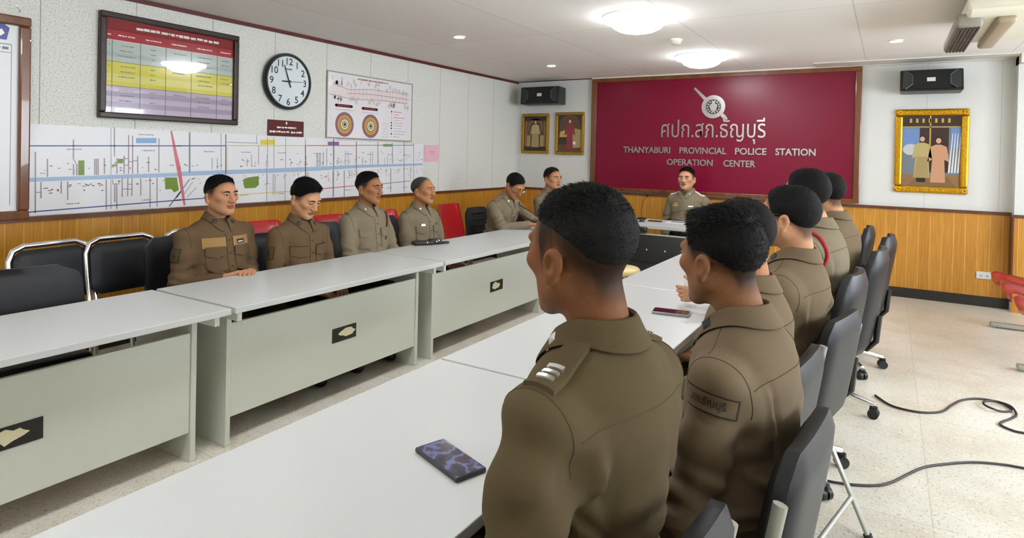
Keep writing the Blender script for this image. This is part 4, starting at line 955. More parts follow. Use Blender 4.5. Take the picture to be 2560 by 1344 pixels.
def surfnet(fn, lo, hi, h, slack=.012):
    lo = np.array(lo, float); n = (np.ceil((np.array(hi) - lo) / h).astype(int) // 4 + 1) * 4 + 1
    ax = [lo[i] + h * np.arange(n[i]) for i in range(3)]
    g = np.stack(np.meshgrid(ax[0][::4], ax[1][::4], ax[2][::4], indexing='ij'), -1).reshape(-1, 3)
    Fc = chunked(fn, g).reshape([len(ax[i][::4]) for i in range(3)])
    F = Fc.repeat(4, 0).repeat(4, 1).repeat(4, 2)
    # centre the coarse sample in its block
    F = np.roll(F, (-2, -2, -2), (0, 1, 2))
    for a in range(3):
        sl = [slice(None)] * 3; sl[a] = slice(-2, None); src = [slice(None)] * 3; src[a] = slice(-3, -2); F[tuple(sl)] = F[tuple(src)]
    F = F[:n[0], :n[1], :n[2]].astype(np.float32)
    idx = np.argwhere(np.abs(F) < h * 3.6 * 1.5 + slack)
    F[tuple(idx.T)] = chunked(fn, lo + idx * h)
    S = F < 0
    cnt = sum(S[i:n[0] - 1 + i, j:n[1] - 1 + j, k:n[2] - 1 + k].astype(np.int8) for i in (0, 1) for j in (0, 1) for k in (0, 1))
    cells = np.argwhere((cnt > 0) & (cnt < 8))
    cid = np.full(cnt.shape, -1, np.int32); cid[tuple(cells.T)] = np.arange(len(cells))
    acc = np.zeros((len(cells), 3)); num = np.zeros(len(cells))
    cor = {o: F[tuple((cells + o).T)].astype(float) for o in [(i, j, k) for i in (0, 1) for j in (0, 1) for k in (0, 1)]}
    for o in cor:
        for a in range(3):
            if o[a] == 0:
                q = list(o); q[a] = 1; q = tuple(q); fa, fb = cor[o], cor[q]; x = (fa < 0) != (fb < 0)
                t = fa[x] / (fa[x] - fb[x]); p = np.tile(np.array(o, float), (x.sum(), 1)); p[:, a] = t
                acc[x] += p; num[x] += 1
    verts = lo + (cells + acc / num[:, None]) * h
    quads = []
    for a in range(3):
        b, c = (a + 1) % 3, (a + 2) % 3
        s0 = [slice(None)] * 3; s1 = [slice(None)] * 3; s0[a] = slice(0, -1); s1[a] = slice(1, None)
        for d in (b, c): s0[d] = slice(1, -1); s1[d] = slice(1, -1)
        A, B = S[tuple(s0)], S[tuple(s1)]
        for m, flip in ((A & ~B, False), (~A & B, True)):
            e = np.argwhere(m)
            for d in (b, c): e[:, d] += 1
            def cell(db, dc):
                q = e.copy(); q[:, b] += db; q[:, c] += dc; return cid[tuple(q.T)]
            f = np.stack([cell(-1, -1), cell(0, -1), cell(0, 0), cell(-1, 0)], 1)
            quads.append(f[:, ::-1] if flip else f)
    return verts, np.concatenate(quads)
def np_mesh(name, v, f, mats, parent=None, col=None, smooth=True, mi=None):
    me = bpy.data.meshes.new(name); nv, nf = len(v), len(f); k = f.shape[1]
    me.vertices.add(nv); me.vertices.foreach_set('co', np.ascontiguousarray(v, np.float32).ravel())
    me.loops.add(nf * k); me.loops.foreach_set('vertex_index', np.ascontiguousarray(f, np.int32).ravel())
    me.polygons.add(nf); me.polygons.foreach_set('loop_start', np.arange(0, nf * k, k, dtype=np.int32))
    me.update(calc_edges=True); me.validate()
    me.polygons.foreach_set('use_smooth', [smooth] * len(me.polygons))
    for m in (mats if isinstance(mats, (list, tuple)) else [mats]): me.materials.append(m)
    if col is not None:
        a = me.color_attributes.new('Col', 'FLOAT_COLOR', 'POINT'); a.data.foreach_set('color', np.c_[col, np.ones(nv)].astype(np.float32).ravel())
    return link(name, me, parent)
def wobble(P, f, seed, n=5):
    r_ = np.random.RandomState(seed); o = 0
    for i in range(n): o = o + np.sin(P @ (nrm(r_.normal(size=3)) * f * r_.uniform(.6, 1.5)) + r_.uniform(0, 6.28))
    return o / n

M['skin'] = mat('skin', '#b08060', .58, vcol='Col', noise=.07, nscale=90, sub=.06, spec=.12, bump=.08, bscale=500)
M['hair'] = mat('black hair', '#0b0908', .7, noise=.4, nscale=160, spec=.18, bump=.6, bscale=420)
M['hair_grey'] = mat('greying cropped hair', '#3a342f', .6, noise=.4, nscale=200, spec=.3)
def cloth(n, c): return mat(n, c, .85, noise=.06, nscale=420, bump=.12, bscale=700, spec=.15)
M['khaki'] = cloth('khaki uniform cloth', '#6a5b47'); M['khaki_d'] = cloth('dark khaki uniform cloth', '#51452f'); M['khaki_l'] = cloth('light khaki uniform cloth', '#766b57'); M['brown'] = cloth('brown tactical cloth', '#5f4c36')
M['seamkh'] = cloth('khaki seam', '#4b4330'); M['seambr'] = cloth('brown seam', '#43351f'); M['trouser'] = cloth('dark brown trouser cloth', '#3a2f24'); M['tan'] = M['tan']
M['tanpatch'] = cloth('tan cloth panel', '#94754a'); M['leather'] = mat('black leather', '#131211', .35); M['silver'] = mat('silver badge', '#d4d2cc', .25, metal=.9)
M['goldpin'] = mat('yellow ribbon bar', '#d2b23c', .4); M['whitepin'] = mat('white name bar', '#e2e0d6', .4); M['darkbadge'] = mat('dark badge', '#1c1a18', .5)
M['redcord'] = mat('red braided cord', '#9c1420', .7); M['darkredcord'] = mat('dark red lanyard cord', '#4c1018', .7); M['eye'] = mat('eye white', '#c9beb4', .25); M['iris'] = mat('dark iris', '#120c09', .2)
M['lens'] = mat('spectacle lens', '#ffffff', .02); M['lens'].node_tree.nodes['Principled BSDF'].inputs['Transmission Weight'].default_value = 1; M['lens'].node_tree.nodes['Principled BSDF'].inputs['IOR'].default_value = 1.05
SKIN = dict(a='#b08060', b='#a87654', c='#b98a69', d='#966848', e='#744b30', f='#835a3e')  # e, f: shade on the two nearest men put into their skin colour

class Person:
    def __init__(s, label, head, theta, yaw=0, pitch=0, roll=0, lean=8, twist=0, sc=1.0, girth=1.0, face=1.0, skin='a', cloth='khaki', seam='seamkh', hair='short', detail=1, wr=None, elb=None, group='seated uniformed officers', hc_off=(0, .0, 0), seed=0, hands=None, eyes=True, shoulder=1.0, hairmat='hair', age=0.0, fold=1.0):
        s.fold_amp = fold
        s.sc, s.g, s.face, s.detail, s.seed, s.age = sc, girth, face, detail, seed, age
        s.L = R(lean); s.RU = rotx(-s.L) @ rotz(R(twist)); s.Pv = V(0, 0, .54); s.sw = shoulder
        s.hc = s.U(V(0, .035, 1.215)) + V(*hc_off)
        s.RH = rotz(R(yaw)) @ rotx(-R(pitch)) @ roty(R(roll))
        th = R(theta); Rt = rotz(th); o = Rt @ (s.hc * sc); s.th = th
        s.root_xy = V(head[0] - o[0], head[1] - o[1], 0); s.dz = head[2] - o[2]; s.Rt = Rt
        s.t = thing('person', label, 'person', (s.root_xy[0], s.root_xy[1], 0), th, group)
        s.cl, s.sm, s.skin, s.hairmat = M[cloth], M[seam], lin(SKIN[skin]), M[hairmat]
        s.S = [s.U(V(e * .178 * shoulder, -.012, .968)) for e in (-1, 1)]
        lap = [V(-.10, .27, .645), V(.10, .27, .645)]
        s.W = [(s.loc(w_) if w_ is not None and len(w_) == 4 else (V(*w_) if w_ is not None else lap[i])) for i, w_ in enumerate(wr or (None, None))]
        s.E = [s.ik(s.S[i], s.W[i], .285, .25, V((-1, 1)[i] * .5, -.6, -.5) if not elb else V(*elb[i])) for i in (0, 1)]
        s.hands = hands or [dict(), dict()]
        s.eyes = eyes; s.style = STY[hair]
        s.prims(); s.build()
    def U(s, q): return s.Pv + s.RU @ (q - s.Pv)
    def loc(s, w4):   # a world point (x, y, z, 1) in the figure's own unit frame
        p = s.Rt.T @ (V(*w4[:3]) - s.root_xy); p[2] -= s.dz; return p / s.sc
    def ik(s, A, B, l1, l2, hint):
        d = B - A; L = min(np.linalg.norm(d), (l1 + l2) * .995); d = nrm(d); B2 = A + d * L
        a = (l1 * l1 - l2 * l2 + L * L) / (2 * L); h = math.sqrt(max(l1 * l1 - a * a, 0)); hp = hint - d * (hint @ d)
        return A + d * a + nrm(hp) * h
    def out(s, v): return v * s.sc + V(0, 0, s.dz)
    # ---- solids
    def skull(s, p):
        f = s.face; k = sst(p[:, 2], -.05, .05)
        d = el(p, V(0, -.012, .026), V(.0765 * (.6 + .4 * f), .098, .080))
        d = smin(d, el(p, V(0, .026, -.028), V(.061 * f, .064, .084)), .03)
        return d
    def head(s, p):
        f = s.face; q = p.copy(); q[:, 0] = np.abs(q[:, 0])
        d = s.skull(p)
        d = smin(d, rc(q, V(.052 * f, -.004, -.052), V(.016, .064, -.098), .022 * f, .019), .03)
        d = smin(d, el(q, V(0, .075, -.100), V(.022, .014, .015)), .02)
        d = smin(d, el(q, V(.043 * f, .056, -.016), V(.024, .025, .019)), .02)
        d = smin(d, el(q, V(.026, .078, .024), V(.026, .012, .009)), .018)
        d = smax(d, -el(q, V(.031, .099, .004), V(.019, .017, .012)), .014)
        d = smin(d, el(q, V(.031, .0775, .003), V(.0150, .0125, .0105)), .004)
        d = smin(d, el(q, V(.031, .083, .0085), V(.0165, .010, .005)), .004)
        d = smin(d, rc(p, V(0, .084, .016), V(0, .108, -.030), .0075, .0125), .016)
        d = smin(d, el(q, V(.0125, .098, -.035), V(.0095, .012, .009)), .008)
        d = smin(d, el(p, V(0, .086, -.060), V(.023, .013, .0065)), .007)
        d = smin(d, el(p, V(0, .084, -.0715), V(.020, .013, .007)), .006)
        d = smax(d, -el(p, V(0, .100, -.0655), V(.022, .010, .0016)), .003)
        # ears
        e = q - V(.079 * (.55 + .45 * f), -.016, -.020)
        c, n_ = math.cos(.32), math.sin(.32); e = np.stack([e[:, 0] * c - e[:, 1] * n_, e[:, 0] * n_ + e[:, 1] * c, e[:, 2]], 1)
        ear = el(e, V(.004, -.004, .006), V(.0095, .0185, .0255)); ear = smin(ear, el(e, V(.001, .004, -.020), V(.008, .0095, .013)), .012)
        ear = smax(ear, -el(e, V(.0125, .000, .005), V(.0085, .0092, .0148)), .005)
        d = smin(d, ear, .007)
        return d
    def neck(s): return s.U(V(0, -.028, 1.03)), s.hc + s.RH @ V(0, -.022, -.055)
    def hand_rc(s, i):
        h = s.hands[i]; W, E = s.W[i], s.E[i]; e = (-1, 1)[i]
        d = nrm(V(*h['d'])) if 'd' in h else nrm(nrm(W - E) + V(-e * .3, .5, -.1))
        n = V(*h.get('n', (0, 0, -1))); n = nrm(n - d * (n @ d)); tl = np.cross(n, d) * -e
        if 'tl' in h: tl = V(*h['tl']); 
        tl = nrm(tl - d * (tl @ d)); curl = h.get('curl', .35); sp = h.get('spread', 1.0)
        L = []
        for x in (-.026, -.009, .009, .026): L.append((W + d * .012 + tl * x * .75, W + d * .084 + tl * x, .0145, .0125))
        F = []
        for k, (x, ln) in enumerate(((.029, .070), (.010, .079), (-.010, .073), (-.028, .057))):
            p = W + d * .088 + tl * x; a = curl * (.5 + .12 * k); dd = nrm(d + tl * x * 2.2 * sp)
            for j, fr in enumerate((.45, .31, .24)):
                dd2 = dd * math.cos(a) + n * math.sin(a); q = p + dd2 * ln * fr; F.append((p, q, .0092 - j * .0008, .0084 - j * .0008)); p = q; a += curl * (.9 + .1 * k)
        p = W + d * .022 + tl * .027; dd = nrm(tl * .75 + d * .7 + n * h.get('tn', .25))
        for j, ln in enumerate((.034, .033, .024)):
            q = p + dd * ln; F.append((p, q, .0125 - j * .0015, .011 - j * .0015)); p = q; dd = nrm(dd + d * .35 + n * .12)
        return L, F
    def prims(s):
        s.HR = [s.hand_rc(0), s.hand_rc(1)]
    def group_eval(s, P, D, c, r, fn, k):
        m = np.linalg.norm(P - c, axis=1) < r
        if m.any(): D[m] = smin(D[m], fn(P[m]), k)
        return D
    def body_sdf(s, P):
        na, nb = s.neck(); D = np.full(len(P), .5)
        Q = (P - s.Pv) @ s.RU + s.Pv
        t = el(Q, V(0, 0, .88), V(.13, .085, .17)); t = smin(t, el(Q, V(0, .01, .70), V(.13, .095, .16)), .06); D = np.minimum(D, t)
        q = Q.copy(); q[:, 0] = np.abs(q[:, 0])
        D = smin(D, rc(q, V(0, -.03, 1.03), V(.13, -.012, .96), .04, .03), .04)
        for i in (0, 1):
            D = smin(D, rc(P, s.S[i], s.E[i], .036, .034), .03); D = smin(D, rc(P, s.E[i], s.W[i], .034, .0255), .02)
        D = smin(D, rc(P, na, nb, .051, .054 * (.5 + .5 * s.face)), .03)
        D = s.group_eval(P, D, s.hc, .2, lambda p: s.head((p - s.hc) @ s.RH), .022)
        for i in (0, 1):
            L, F = s.HR[i]
            def hf(p):
                d = rc(p, *L[0])
                for l in L[1:]: d = smin(d, rc(p, *l), .012)
                for f in F: d = smin(d, rc(p, *f), .005)
                return d
            D = s.group_eval(P, D, s.W[i], .27, hf, .014)
        return D
    def shirt_core(s, P):
        Q = (P - s.Pv) @ s.RU + s.Pv; g = s.g; q = Q.copy(); q[:, 0] = np.abs(q[:, 0]); w_ = s.sw
        d = el(Q, V(0, .0, .89), V(.172 * w_, .120 * (.6 + .4 * g), .19))
        d = smin(d, el(Q, V(0, .018 * g, .69), V(.165 * g, .128 * g, .165)), .08)
        d = smin(d, rc(q, V(0, -.02, .975), V(.145 * w_, -.014, .958), .085, .060), .05)
        d = smin(d, rc(q, V(0, -.030, 1.035), V(.13 * w_, -.014, .985), .052, .046), .045)
        d = smin(d, el(Q, V(0, -.045, .93), V(.14 * w_, .075, .12)), .05); d = smin(d, el(Q, V(0, -.036, 1.02), V(.07, .058, .062)), .03)
        d = smax(d, .585 - Q[:, 2], .03)
        return d
    def arm_sdf(s, P, i):
        d = rc(P, s.S[i], s.E[i], .061, .052); d = smin(d, rc(P, s.E[i], s.W[i] - nrm(s.W[i] - s.E[i]) * .012, .052, .037), .035)
        return d
    def creases(s):
        if hasattr(s, '_cr'): return s._cr
        r_ = np.random.RandomState(s.seed + 40); L = []; yb = -.10
        base = [((-.135, yb, .94), (-.105, yb - .02, .76), .012, .0035), ((.15, yb, .90), (.05, yb - .02, .74), .012, .003), ((-.17, -.06, .84), (-.02, yb - .02, .68), .011, .003), ((.17, -.06, .82), (.03, yb - .02, .66), .011, .003),
                ((-.16, -.08, .70), (.12, yb - .03, .66), .010, .003), ((-.10, yb - .03, .635), (.16, -.08, .645), .010, .003), ((-.14, yb - .01, .78), (.0, yb - .03, .73), .010, .0022),
                ((-.15, .08, .84), (-.03, .12, .72), .010, .0026), ((.15, .08, .84), (.03, .12, .72), .010, .0026), ((-.15, .10, .70), (.0, .14, .66), .010, .003), ((.15, .10, .71), (.0, .14, .65), .010, .003), ((-.12, .12, .635), (.12, .12, .64), .010, .003),
                ((-.19, .0, .90), (-.12, .08, .97), .010, .0025), ((.19, .0, .90), (.12, .08, .97), .010, .0025), ((-.15, -.07, .98), (-.05, -.09, .99), .008, .0015)]
        for a, b, wd, dp in base: L.append((V(*a) + r_.normal(size=3) * .012, V(*b) + r_.normal(size=3) * .012, wd * r_.uniform(.8, 1.3), dp * r_.uniform(.6, 1.3)))
        s._cr = L; return L
    def folds(s, P):
        Q = (P - s.Pv) @ s.RU + s.Pv; sd = s.seed
        w = .0030 * wobble(P, 20, sd + 1) + .0018 * wobble(P, 48, sd + 2)
        dg = Q[:, 2] * .75 + np.abs(Q[:, 0]) * .66 + .02 * wobble(P, 14, sd + 7)
        w = w + .0040 * sst(Q[:, 1], .02, -.06) * sst(Q[:, 2], 1.0, .92) * np.clip(wobble(P, 9, sd + 8) * 2, -.3, 1) * np.sin(dg * 70 + sd)
        low = sst(Q[:, 2], .86, .66); back = sst(Q[:, 1], .05, -.05)
        w = w + .0042 * low * np.sin(Q[:, 2] * 95 + 3.2 * np.sin(Q[:, 0] * 9 + sd) + Q[:, 1] * 14)
        for i in (0, 1):
            dE = np.linalg.norm(P - s.E[i], axis=1); ax = nrm(s.E[i] - s.S[i]); u = (P - s.S[i]) @ ax
            w = w + .0045 * np.exp(-(dE / .11) ** 2) * np.sin(u * 120 + 2.5 * np.sin(P[:, 0] * 25 + sd))
            arm = np.exp(-(rc(P, s.S[i], s.E[i], .0, .0) / .085) ** 4)
            w = w + .0028 * arm * np.sin(u * 42 + 3 * wobble(P, 16, sd + 5 + i))
        e = np.abs(Q[:, 0]) - .15; w = w + .004 * back * np.exp(-(e / .03) ** 2) * sst(Q[:, 2], 1.0, .9) * np.sin(Q[:, 2] * 18 + 1)
        for (A, B, wd, dp) in s.creases():
            ab = B - A; t = np.clip(((Q - A) @ ab) / (ab @ ab), 0, 1); dv = Q - A - t[:, None] * ab; dd = np.linalg.norm(dv, axis=1); env = np.clip(np.sin(np.pi * np.clip(t * .9 + .05, 0, 1)), 0, 1) ** .6
            sg = dv @ nrm(np.cross(ab, V(0, 1, 0))); w = w + env * dp * (-np.exp(-(dd / wd) ** 2) + .8 * np.exp(-((sg - 1.6 * wd) / wd) ** 2 - (dd / (3.2 * wd)) ** 4))
        na = s.U(V(0, -.03, 1.05)); w = w * sst(np.linalg.norm(P - na, axis=1), .085, .16)
        return np.clip(w * s.fold_amp, -.012, .007)

    def shirt_sdf(s, P, fold=True):
        d = s.shirt_core(P)
        for i in (0, 1): d = smin(d, s.arm_sdf(P, i), .026)
        na, nb = s.neck()
        d = smax(d, -(rc(P, na + V(0, 0, .058), nb, .050, .054)), .01)
        if fold:
            m = np.abs(d) < .05
            if m.any(): d[m] = d[m] + s.folds(P[m])
        return d
    def trouser_sdf(s, P):
        Q = (P - s.Pv) @ s.RU + s.Pv; fz = -s.dz / s.sc
        d = el(P, V(0, -.01, .545), V(.178 * s.g, .135 * s.g, .105))
        d = smin(d, el(Q, V(0, .008, .62), V(.163 * s.g, .124 * s.g, .085)), .05)
        for e in (-1, 1):
            h, k, a = V(e * .09, .02, .53), V(e * .13, .38, .53), V(e * .13, .27, .09 + fz)
            d = smin(d, rc(P, h, k, .088, .066), .03); d = smin(d, rc(P, k, a, .066, .05), .02)
        return smax(d, Q[:, 2] - .675, .01) + .004 * wobble(P, 30, s.seed)
    # ---- draping of patches, seams and cords on the shirt
    def trace(s, O, D, off, fn=None):
        fn = fn or s.shirt_sdf; p = O.copy()
        for _ in range(36): p = p + D * ((fn(p) - off) * .75)[:, None]
        return p
    def upt(s, q): return np.array([s.U(V(*x)) for x in q])
    def drape(s, name, m, c, u, v, d, hw, hh, off=.004, th=.003, shape=None, n=8, mm=8, fn=None, parent=None):
        """a patch hw x hh about c spanned by u,v, laid on the cloth along d"""
        u, v, d = nrm(V(*u)), nrm(V(*v)), nrm(V(*d)); c = np.asarray(c, float); O = []
        for i in range(n + 1):
            for j in range(mm + 1):
                a, b = -1 + 2 * i / n, -1 + 2 * j / mm
                if shape: a, b = shape(a, b)
                O.append(c + u * a * hw + v * b * hh - d * .12)
        top = s.trace(np.array(O), d, off + th, fn); bot = top + d * (th + .004); k = len(top); W_ = mm + 1; f = []
        for i in range(n):
            for j in range(mm):
                a = i * W_ + j; f.append((a, a + W_, a + W_ + 1, a + 1)); 
        ring = [i * W_ for i in range(n)] + [n * W_ + j for j in range(mm)] + [i * W_ + mm for i in range(n, 0, -1)] + [j for j in range(mm, 0, -1)]
        for a, b in zip(ring, ring[1:] + ring[:1]): f.append((a, a + k, b + k, b))
        b = MB(); b.add([tuple(x) for x in s.out(np.r_[top, bot])], f); o = b.build(name, m, parent or s.t); 
        o.data.polygons.foreach_set('use_smooth', [True] * len(o.data.polygons)); o.data.set_sharp_from_angle(angle=R(50)); return o
    def cord(s, name, m, pts, d, r_=.0014, off=.001, closed=False, parent=None, fn=None):
        P = np.array([np.asarray(p, float) for p in pts]); D = np.array([nrm(V(*x)) for x in d]) if np.ndim(d) == 2 else np.tile(nrm(V(*d)), (len(P), 1))
        Q = s.trace(P - D * .12, D, off, fn); b = MB(); b.tube([tuple(x) for x in s.out(Q)], r_ * s.sc, 6, closed); return b.build(name, m, parent or s.t, smooth=60)
    def armhole(s, i, r_=.0011, tilt=.12, shift=.0):
        e = (-1, 1)[i]; ds = []; ax = nrm(V(e, 0, -tilt)); c = s.S[i] + s.RU @ V(e * (.006 + shift), 0, -.01)
        a1 = s.RU @ nrm(np.cross(ax, V(0, 1, 0))); a1 = a1 if a1[2] > 0 else -a1; a2 = s.RU @ V(0, 1, 0)
        for a in np.linspace(-R(128), R(128), 44): ds.append(a1 * math.cos(a) + a2 * math.sin(a))
        ds = np.array(ds); Q = s.trace(c + ds * .16, -ds, .0002)
        b = MB(); b.tube([tuple(x) for x in s.out(Q)], r_ * s.sc, 6); return b.build('sleeve_seam', s.sm, s.t, smooth=60)
    # ---- build it all
    def build(s):
        det = s.detail; sc = s.sc
        hb = (.0046, .0036, .0028)[det - 1] / sc if det else .006
        lo = np.minimum.reduce([s.hc - .16, s.W[0] - .2, s.W[1] - .2, s.E[0] - .08, s.E[1] - .08, V(-.2, -.16, .56)]); hi = np.maximum.reduce([s.hc + .16, s.W[0] + .2, s.W[1] + .2, s.E[0] + .08, s.E[1] + .08, V(.2, .14, .9)])
        if det == 3: lo = np.maximum(lo, V(-.4, -.3, .5))
        v, f = surfnet(s.body_sdf, lo, hi, hb)
        col = s.paint(v); s.body = np_mesh('body', s.out(v), f, M['skin'], s.t, col)
        hs = (.0085, .0065, .005)[det - 1]
        lo2 = np.minimum.reduce([s.S[0] - .1, s.E[0] - .1, s.W[0] - .07, s.W[1] - .07, s.E[1] - .1, V(-.24 * s.g, -.24, .55)]); hi2 = np.maximum.reduce([s.S[1] + .1, s.E[1] + .1, s.E[0] + .1, s.W[0] + .07, s.W[1] + .07, s.U(V(.2 * s.g, .2, 1.12)), V(.24 * s.g, .2 * s.g, .9)])
        v, f = surfnet(s.shirt_sdf, lo2, hi2, hs); s.shirt = np_mesh('shirt', s.out(v), f, s.cl, s.t)
        fz = -s.dz / sc
        v, f = surfnet(s.trouser_sdf, V(-.26, -.2, fz + .03), V(.26, .53, .72), .013); np_mesh('trousers', s.out(v), f, M['trouser'], s.t)
        for e in (-1, 1):
            v, f = surfnet(lambda P: smax(smin(rc(P, V(e * .13, .27, .06 + fz), V(e * .145, .41, .042 + fz), .05, .04), rc(P, V(e * .13, .26, .05 + fz), V(e * .13, .26, .12 + fz), .05, .047), .03), fz + .002 - P[:, 2], .004), V(e * .14 - .09, .17, fz - .02), V(e * .14 + .09, .49, fz + .19), .012); np_mesh('shoe', s.out(v), f, M['leather'], s.t)
        # belt
        bl = []; ds = []
        for k in range(40):
            a = 2 * PI * k / 40; ds.append(s.RU @ V(math.cos(a), math.sin(a), 0)); bl.append(s.U(V(0, 0, .605)))
        ds = np.array(ds); O = np.array(bl) + ds * .35
        fnb = lambda P: np.minimum(s.trouser_sdf(P), s.shirt_core(P) + .003)
        vs = []
        for dz_ in (-.019, .019):
            q = s.trace(O + s.RU @ V(0, 0, dz_), -ds, .005, fnb); vs.append(q); vs.append(q - ds * .012)
        V_ = np.concatenate([vs[0], vs[2], vs[3], vs[1]]); f = []
        for r_ in range(4):
            for k in range(40): f.append((r_ * 40 + k, r_ * 40 + (k + 1) % 40, ((r_ + 1) % 4) * 40 + (k + 1) % 40, ((r_ + 1) % 4) * 40 + k))
        b = MB(); b.add([tuple(x) for x in s.out(V_)], f); b.build('belt', M['leather'], s.t, smooth=40)
        s.make_hair(); s.make_collar(); s.face_parts()
    def paint(s, v):
        base = np.array(s.skin); col = np.tile(base, (len(v), 1)); p = (v - s.hc) @ s.RH
        m = np.linalg.norm(p, axis=1) < .2; q = p[m]; c = col[m]; ax = np.abs(q[:, 0])
        lip = (np.maximum(1 - ((q[:, 0] / .024) ** 2 + ((q[:, 2] + .0655) / .0125) ** 2), 0) ** .5) * (q[:, 1] > .07); c += (np.array(lin('#8a4a40')) - c) * (.75 * np.clip(lip * 1.6, 0, 1))[:, None]
        line = np.exp(-((q[:, 2] + .0655) / .002) ** 2) * (ax < .022) * (q[:, 1] > .075); c *= (1 - .55 * line)[:, None]
        chk = np.exp(-(((ax - .042) / .022) ** 2 + ((q[:, 2] + .022) / .024) ** 2)) * (q[:, 1] > .03); c *= 1 + np.outer(chk, [.05, -.03, -.05])
        st = s.style; xs, zs = zip(*st['stub']); zl = np.interp(q[:, 1], xs, zs); slope = (np.interp(q[:, 1] + .004, xs, zs) - np.interp(q[:, 1] - .004, xs, zs)) / .008; zd = (q[:, 2] - zl) / np.sqrt(1 + slope ** 2)
        crn = (ax < .0765) | (q[:, 2] > .03)
        ear = np.linalg.norm(np.stack([(q[:, 1] + .018) / .024, (q[:, 2] + .018) / .036], 1), axis=1) < 1
        ear &= (ax > .05) & (s.skull(q) > .0045)
        k = sst(zd, -.012, st.get('grad', .02)) * st['stubv'] * (~ear)
        k *= sst(q[:, 2], -.098, -.075)
        c += (np.array(lin(st['stubc'])) - c) * k[:, None]
        nos = (np.abs(ax - .006) < .004) & (np.abs(q[:, 2] + .043) < .0035) & (q[:, 1] > .09); c[nos] *= .35
        if st.get('beard'): bd = np.exp(-((q[:, 2] + .08) / .03) ** 2) * (q[:, 1] > .0); c *= (1 - .13 * bd)[:, None]
        col[m] = c; return np.clip(col, 0, 1)
    def make_hair(s):
        st = s.style; xs, zs = zip(*st['line'])
        def fn(p):
            z = p[:, 2] - np.interp(p[:, 1], xs, zs) - 4.5 * np.clip(np.abs(p[:, 0]) - .022, 0, .03) ** 2 * sst(p[:, 1], .04, .08) * 2; sk = s.skull(p)
            top = sst(p[:, 2], .045, .105); t = st['ts'] + (st['tt'] - st['ts']) * top
            t = t + st.get('front', 0) * sst(p[:, 1], .03, .085) * sst(p[:, 2], .05, .08)
            t = t * np.clip(z / st.get('taper', .022), .08, 1) + st['n'] * wobble(p, 150, s.seed + 3) * np.clip(z / .03, 0, 1) + st['n'] * .6 * wobble(p, 330, s.seed + 4)
            return smax(smax(sk - t, -(sk + .006), .002), -z * .8 + .0012 * wobble(p, 400, 3), .004)
        h = (.0042, .0032, .0022)[s.detail - 1]
        v, f = surfnet(fn, (-.12, -.15, -.10), (.12, .15, .17), h, .006)
        V_ = s.out(v @ s.RH.T + s.hc); nh = st.get('blades', 0) * (1 if s.detail == 3 else 0.6 if s.detail == 2 else .0)
        me_f = f
        o = np_mesh('hair', V_, f, s.hairmat, s.t)
        if nh:
            rs = np.random.RandomState(s.seed + 9); nn = len(v); no = np.empty(nn * 3, np.float32); o.data.vertices.foreach_get('normal', no); no = no.reshape(-1, 3)
            sk = s.skull(v); ok = np.where(sk > .002)[0]; pick = rs.choice(ok, int(nh)); p0 = v[pick]; N_ = no[pick] @ s.RH
            top = sst(p0[:, 2] - .35 * np.minimum(p0[:, 1], 0) * -1, .02, .09)[:, None]
            comb = np.stack([p0[:, 0] * st.get('cx', 4), st.get('cy', .6) * top[:, 0] + .15, -.9 * (1 - top[:, 0]) + st.get('cz', -.35) * .3], 1); comb -= N_ * np.sum(comb * N_, 1)[:, None]; comb /= np.linalg.norm(comb, axis=1)[:, None] + 1e-6; ln = (st['bl'] * (.45 + .55 * top[:, 0]) * rs.uniform(.5, 1.25, len(pick)))[:, None]
            d1 = N_ * (.38 + .22 * top) + comb * .75 + rs.normal(size=p0.shape) * .2; d1 /= np.linalg.norm(d1, axis=1)[:, None]
            d2 = d1 + comb * .5 - N_ * .35; d2 /= np.linalg.norm(d2, axis=1)[:, None]
            sd = np.cross(d1, N_ + rs.normal(size=p0.shape) * .4); sd /= np.linalg.norm(sd, axis=1)[:, None] + 1e-9; wv = sd * .0007
            a0 = p0 - N_ * .002; a1 = a0 + d1 * ln * .6; a2 = a1 + d2 * ln * .55
            pts = np.stack([a0 - wv, a0 + wv, a1 + wv * .8, a1 - wv * .8, a2 + wv * .15, a2 - wv * .15], 1).reshape(-1, 3)
            b0 = np.arange(len(pick)) * 6 + len(v); ff = np.concatenate([np.stack([b0, b0 + 1, b0 + 2, b0 + 3], 1), np.stack([b0 + 3, b0 + 2, b0 + 4, b0 + 5], 1)])
            bpy.data.objects.remove(o); np_mesh('hair', s.out(np.r_[v, pts] @ s.RH.T + s.hc), np.r_[f, ff], s.hairmat, s.t)
    def make_collar(s):
        c0 = s.U(V(0, -.022, 1.055)); na, nb = s.neck(); axn = nrm(nb - na); rows = []
        n = 48; prof = ((0, 0), (.33, .010), (.7, .015), (1, .013))
        sh = []
        for i in range(n + 1):
            ph = -1 + 2 * i / n; a = ph * PI * .945   # 0 at the nape
            fr = sst(np.array([abs(ph)]), .45, 1.0)[0]; dx, dy = math.sin(a), -math.cos(a)
            rt_ = .0635 + .003 * fr; zt = .060 - .044 * fr; drop = .056 + .018 * sst(np.array([abs(ph)]), .7, 1.0)[0]; flare = .009 + .019 * fr
            col_ = []
            for k, (t_, bulge) in enumerate(((-.6, -.003), (-.03, -.0005), (.03, .0035), (.3, .0045), (.7, .004), (1, .002))):
                rr = rt_ + flare * max(t_, 0) + bulge; z = zt - drop * abs(t_)
                y = dy * rr * 1.02 + (.018 * fr * t_ if t_ > 0 else 0)
                col_.append(V(dx * rr, y, 1.055 + z) + V(0, -.017 + .012 * fr + .25 * max(z + .0, -.02), 0))
            rows.append(col_)
        P = np.array(rows).reshape(-1, 3); P = np.array([s.U(p) for p in P]); k = 6
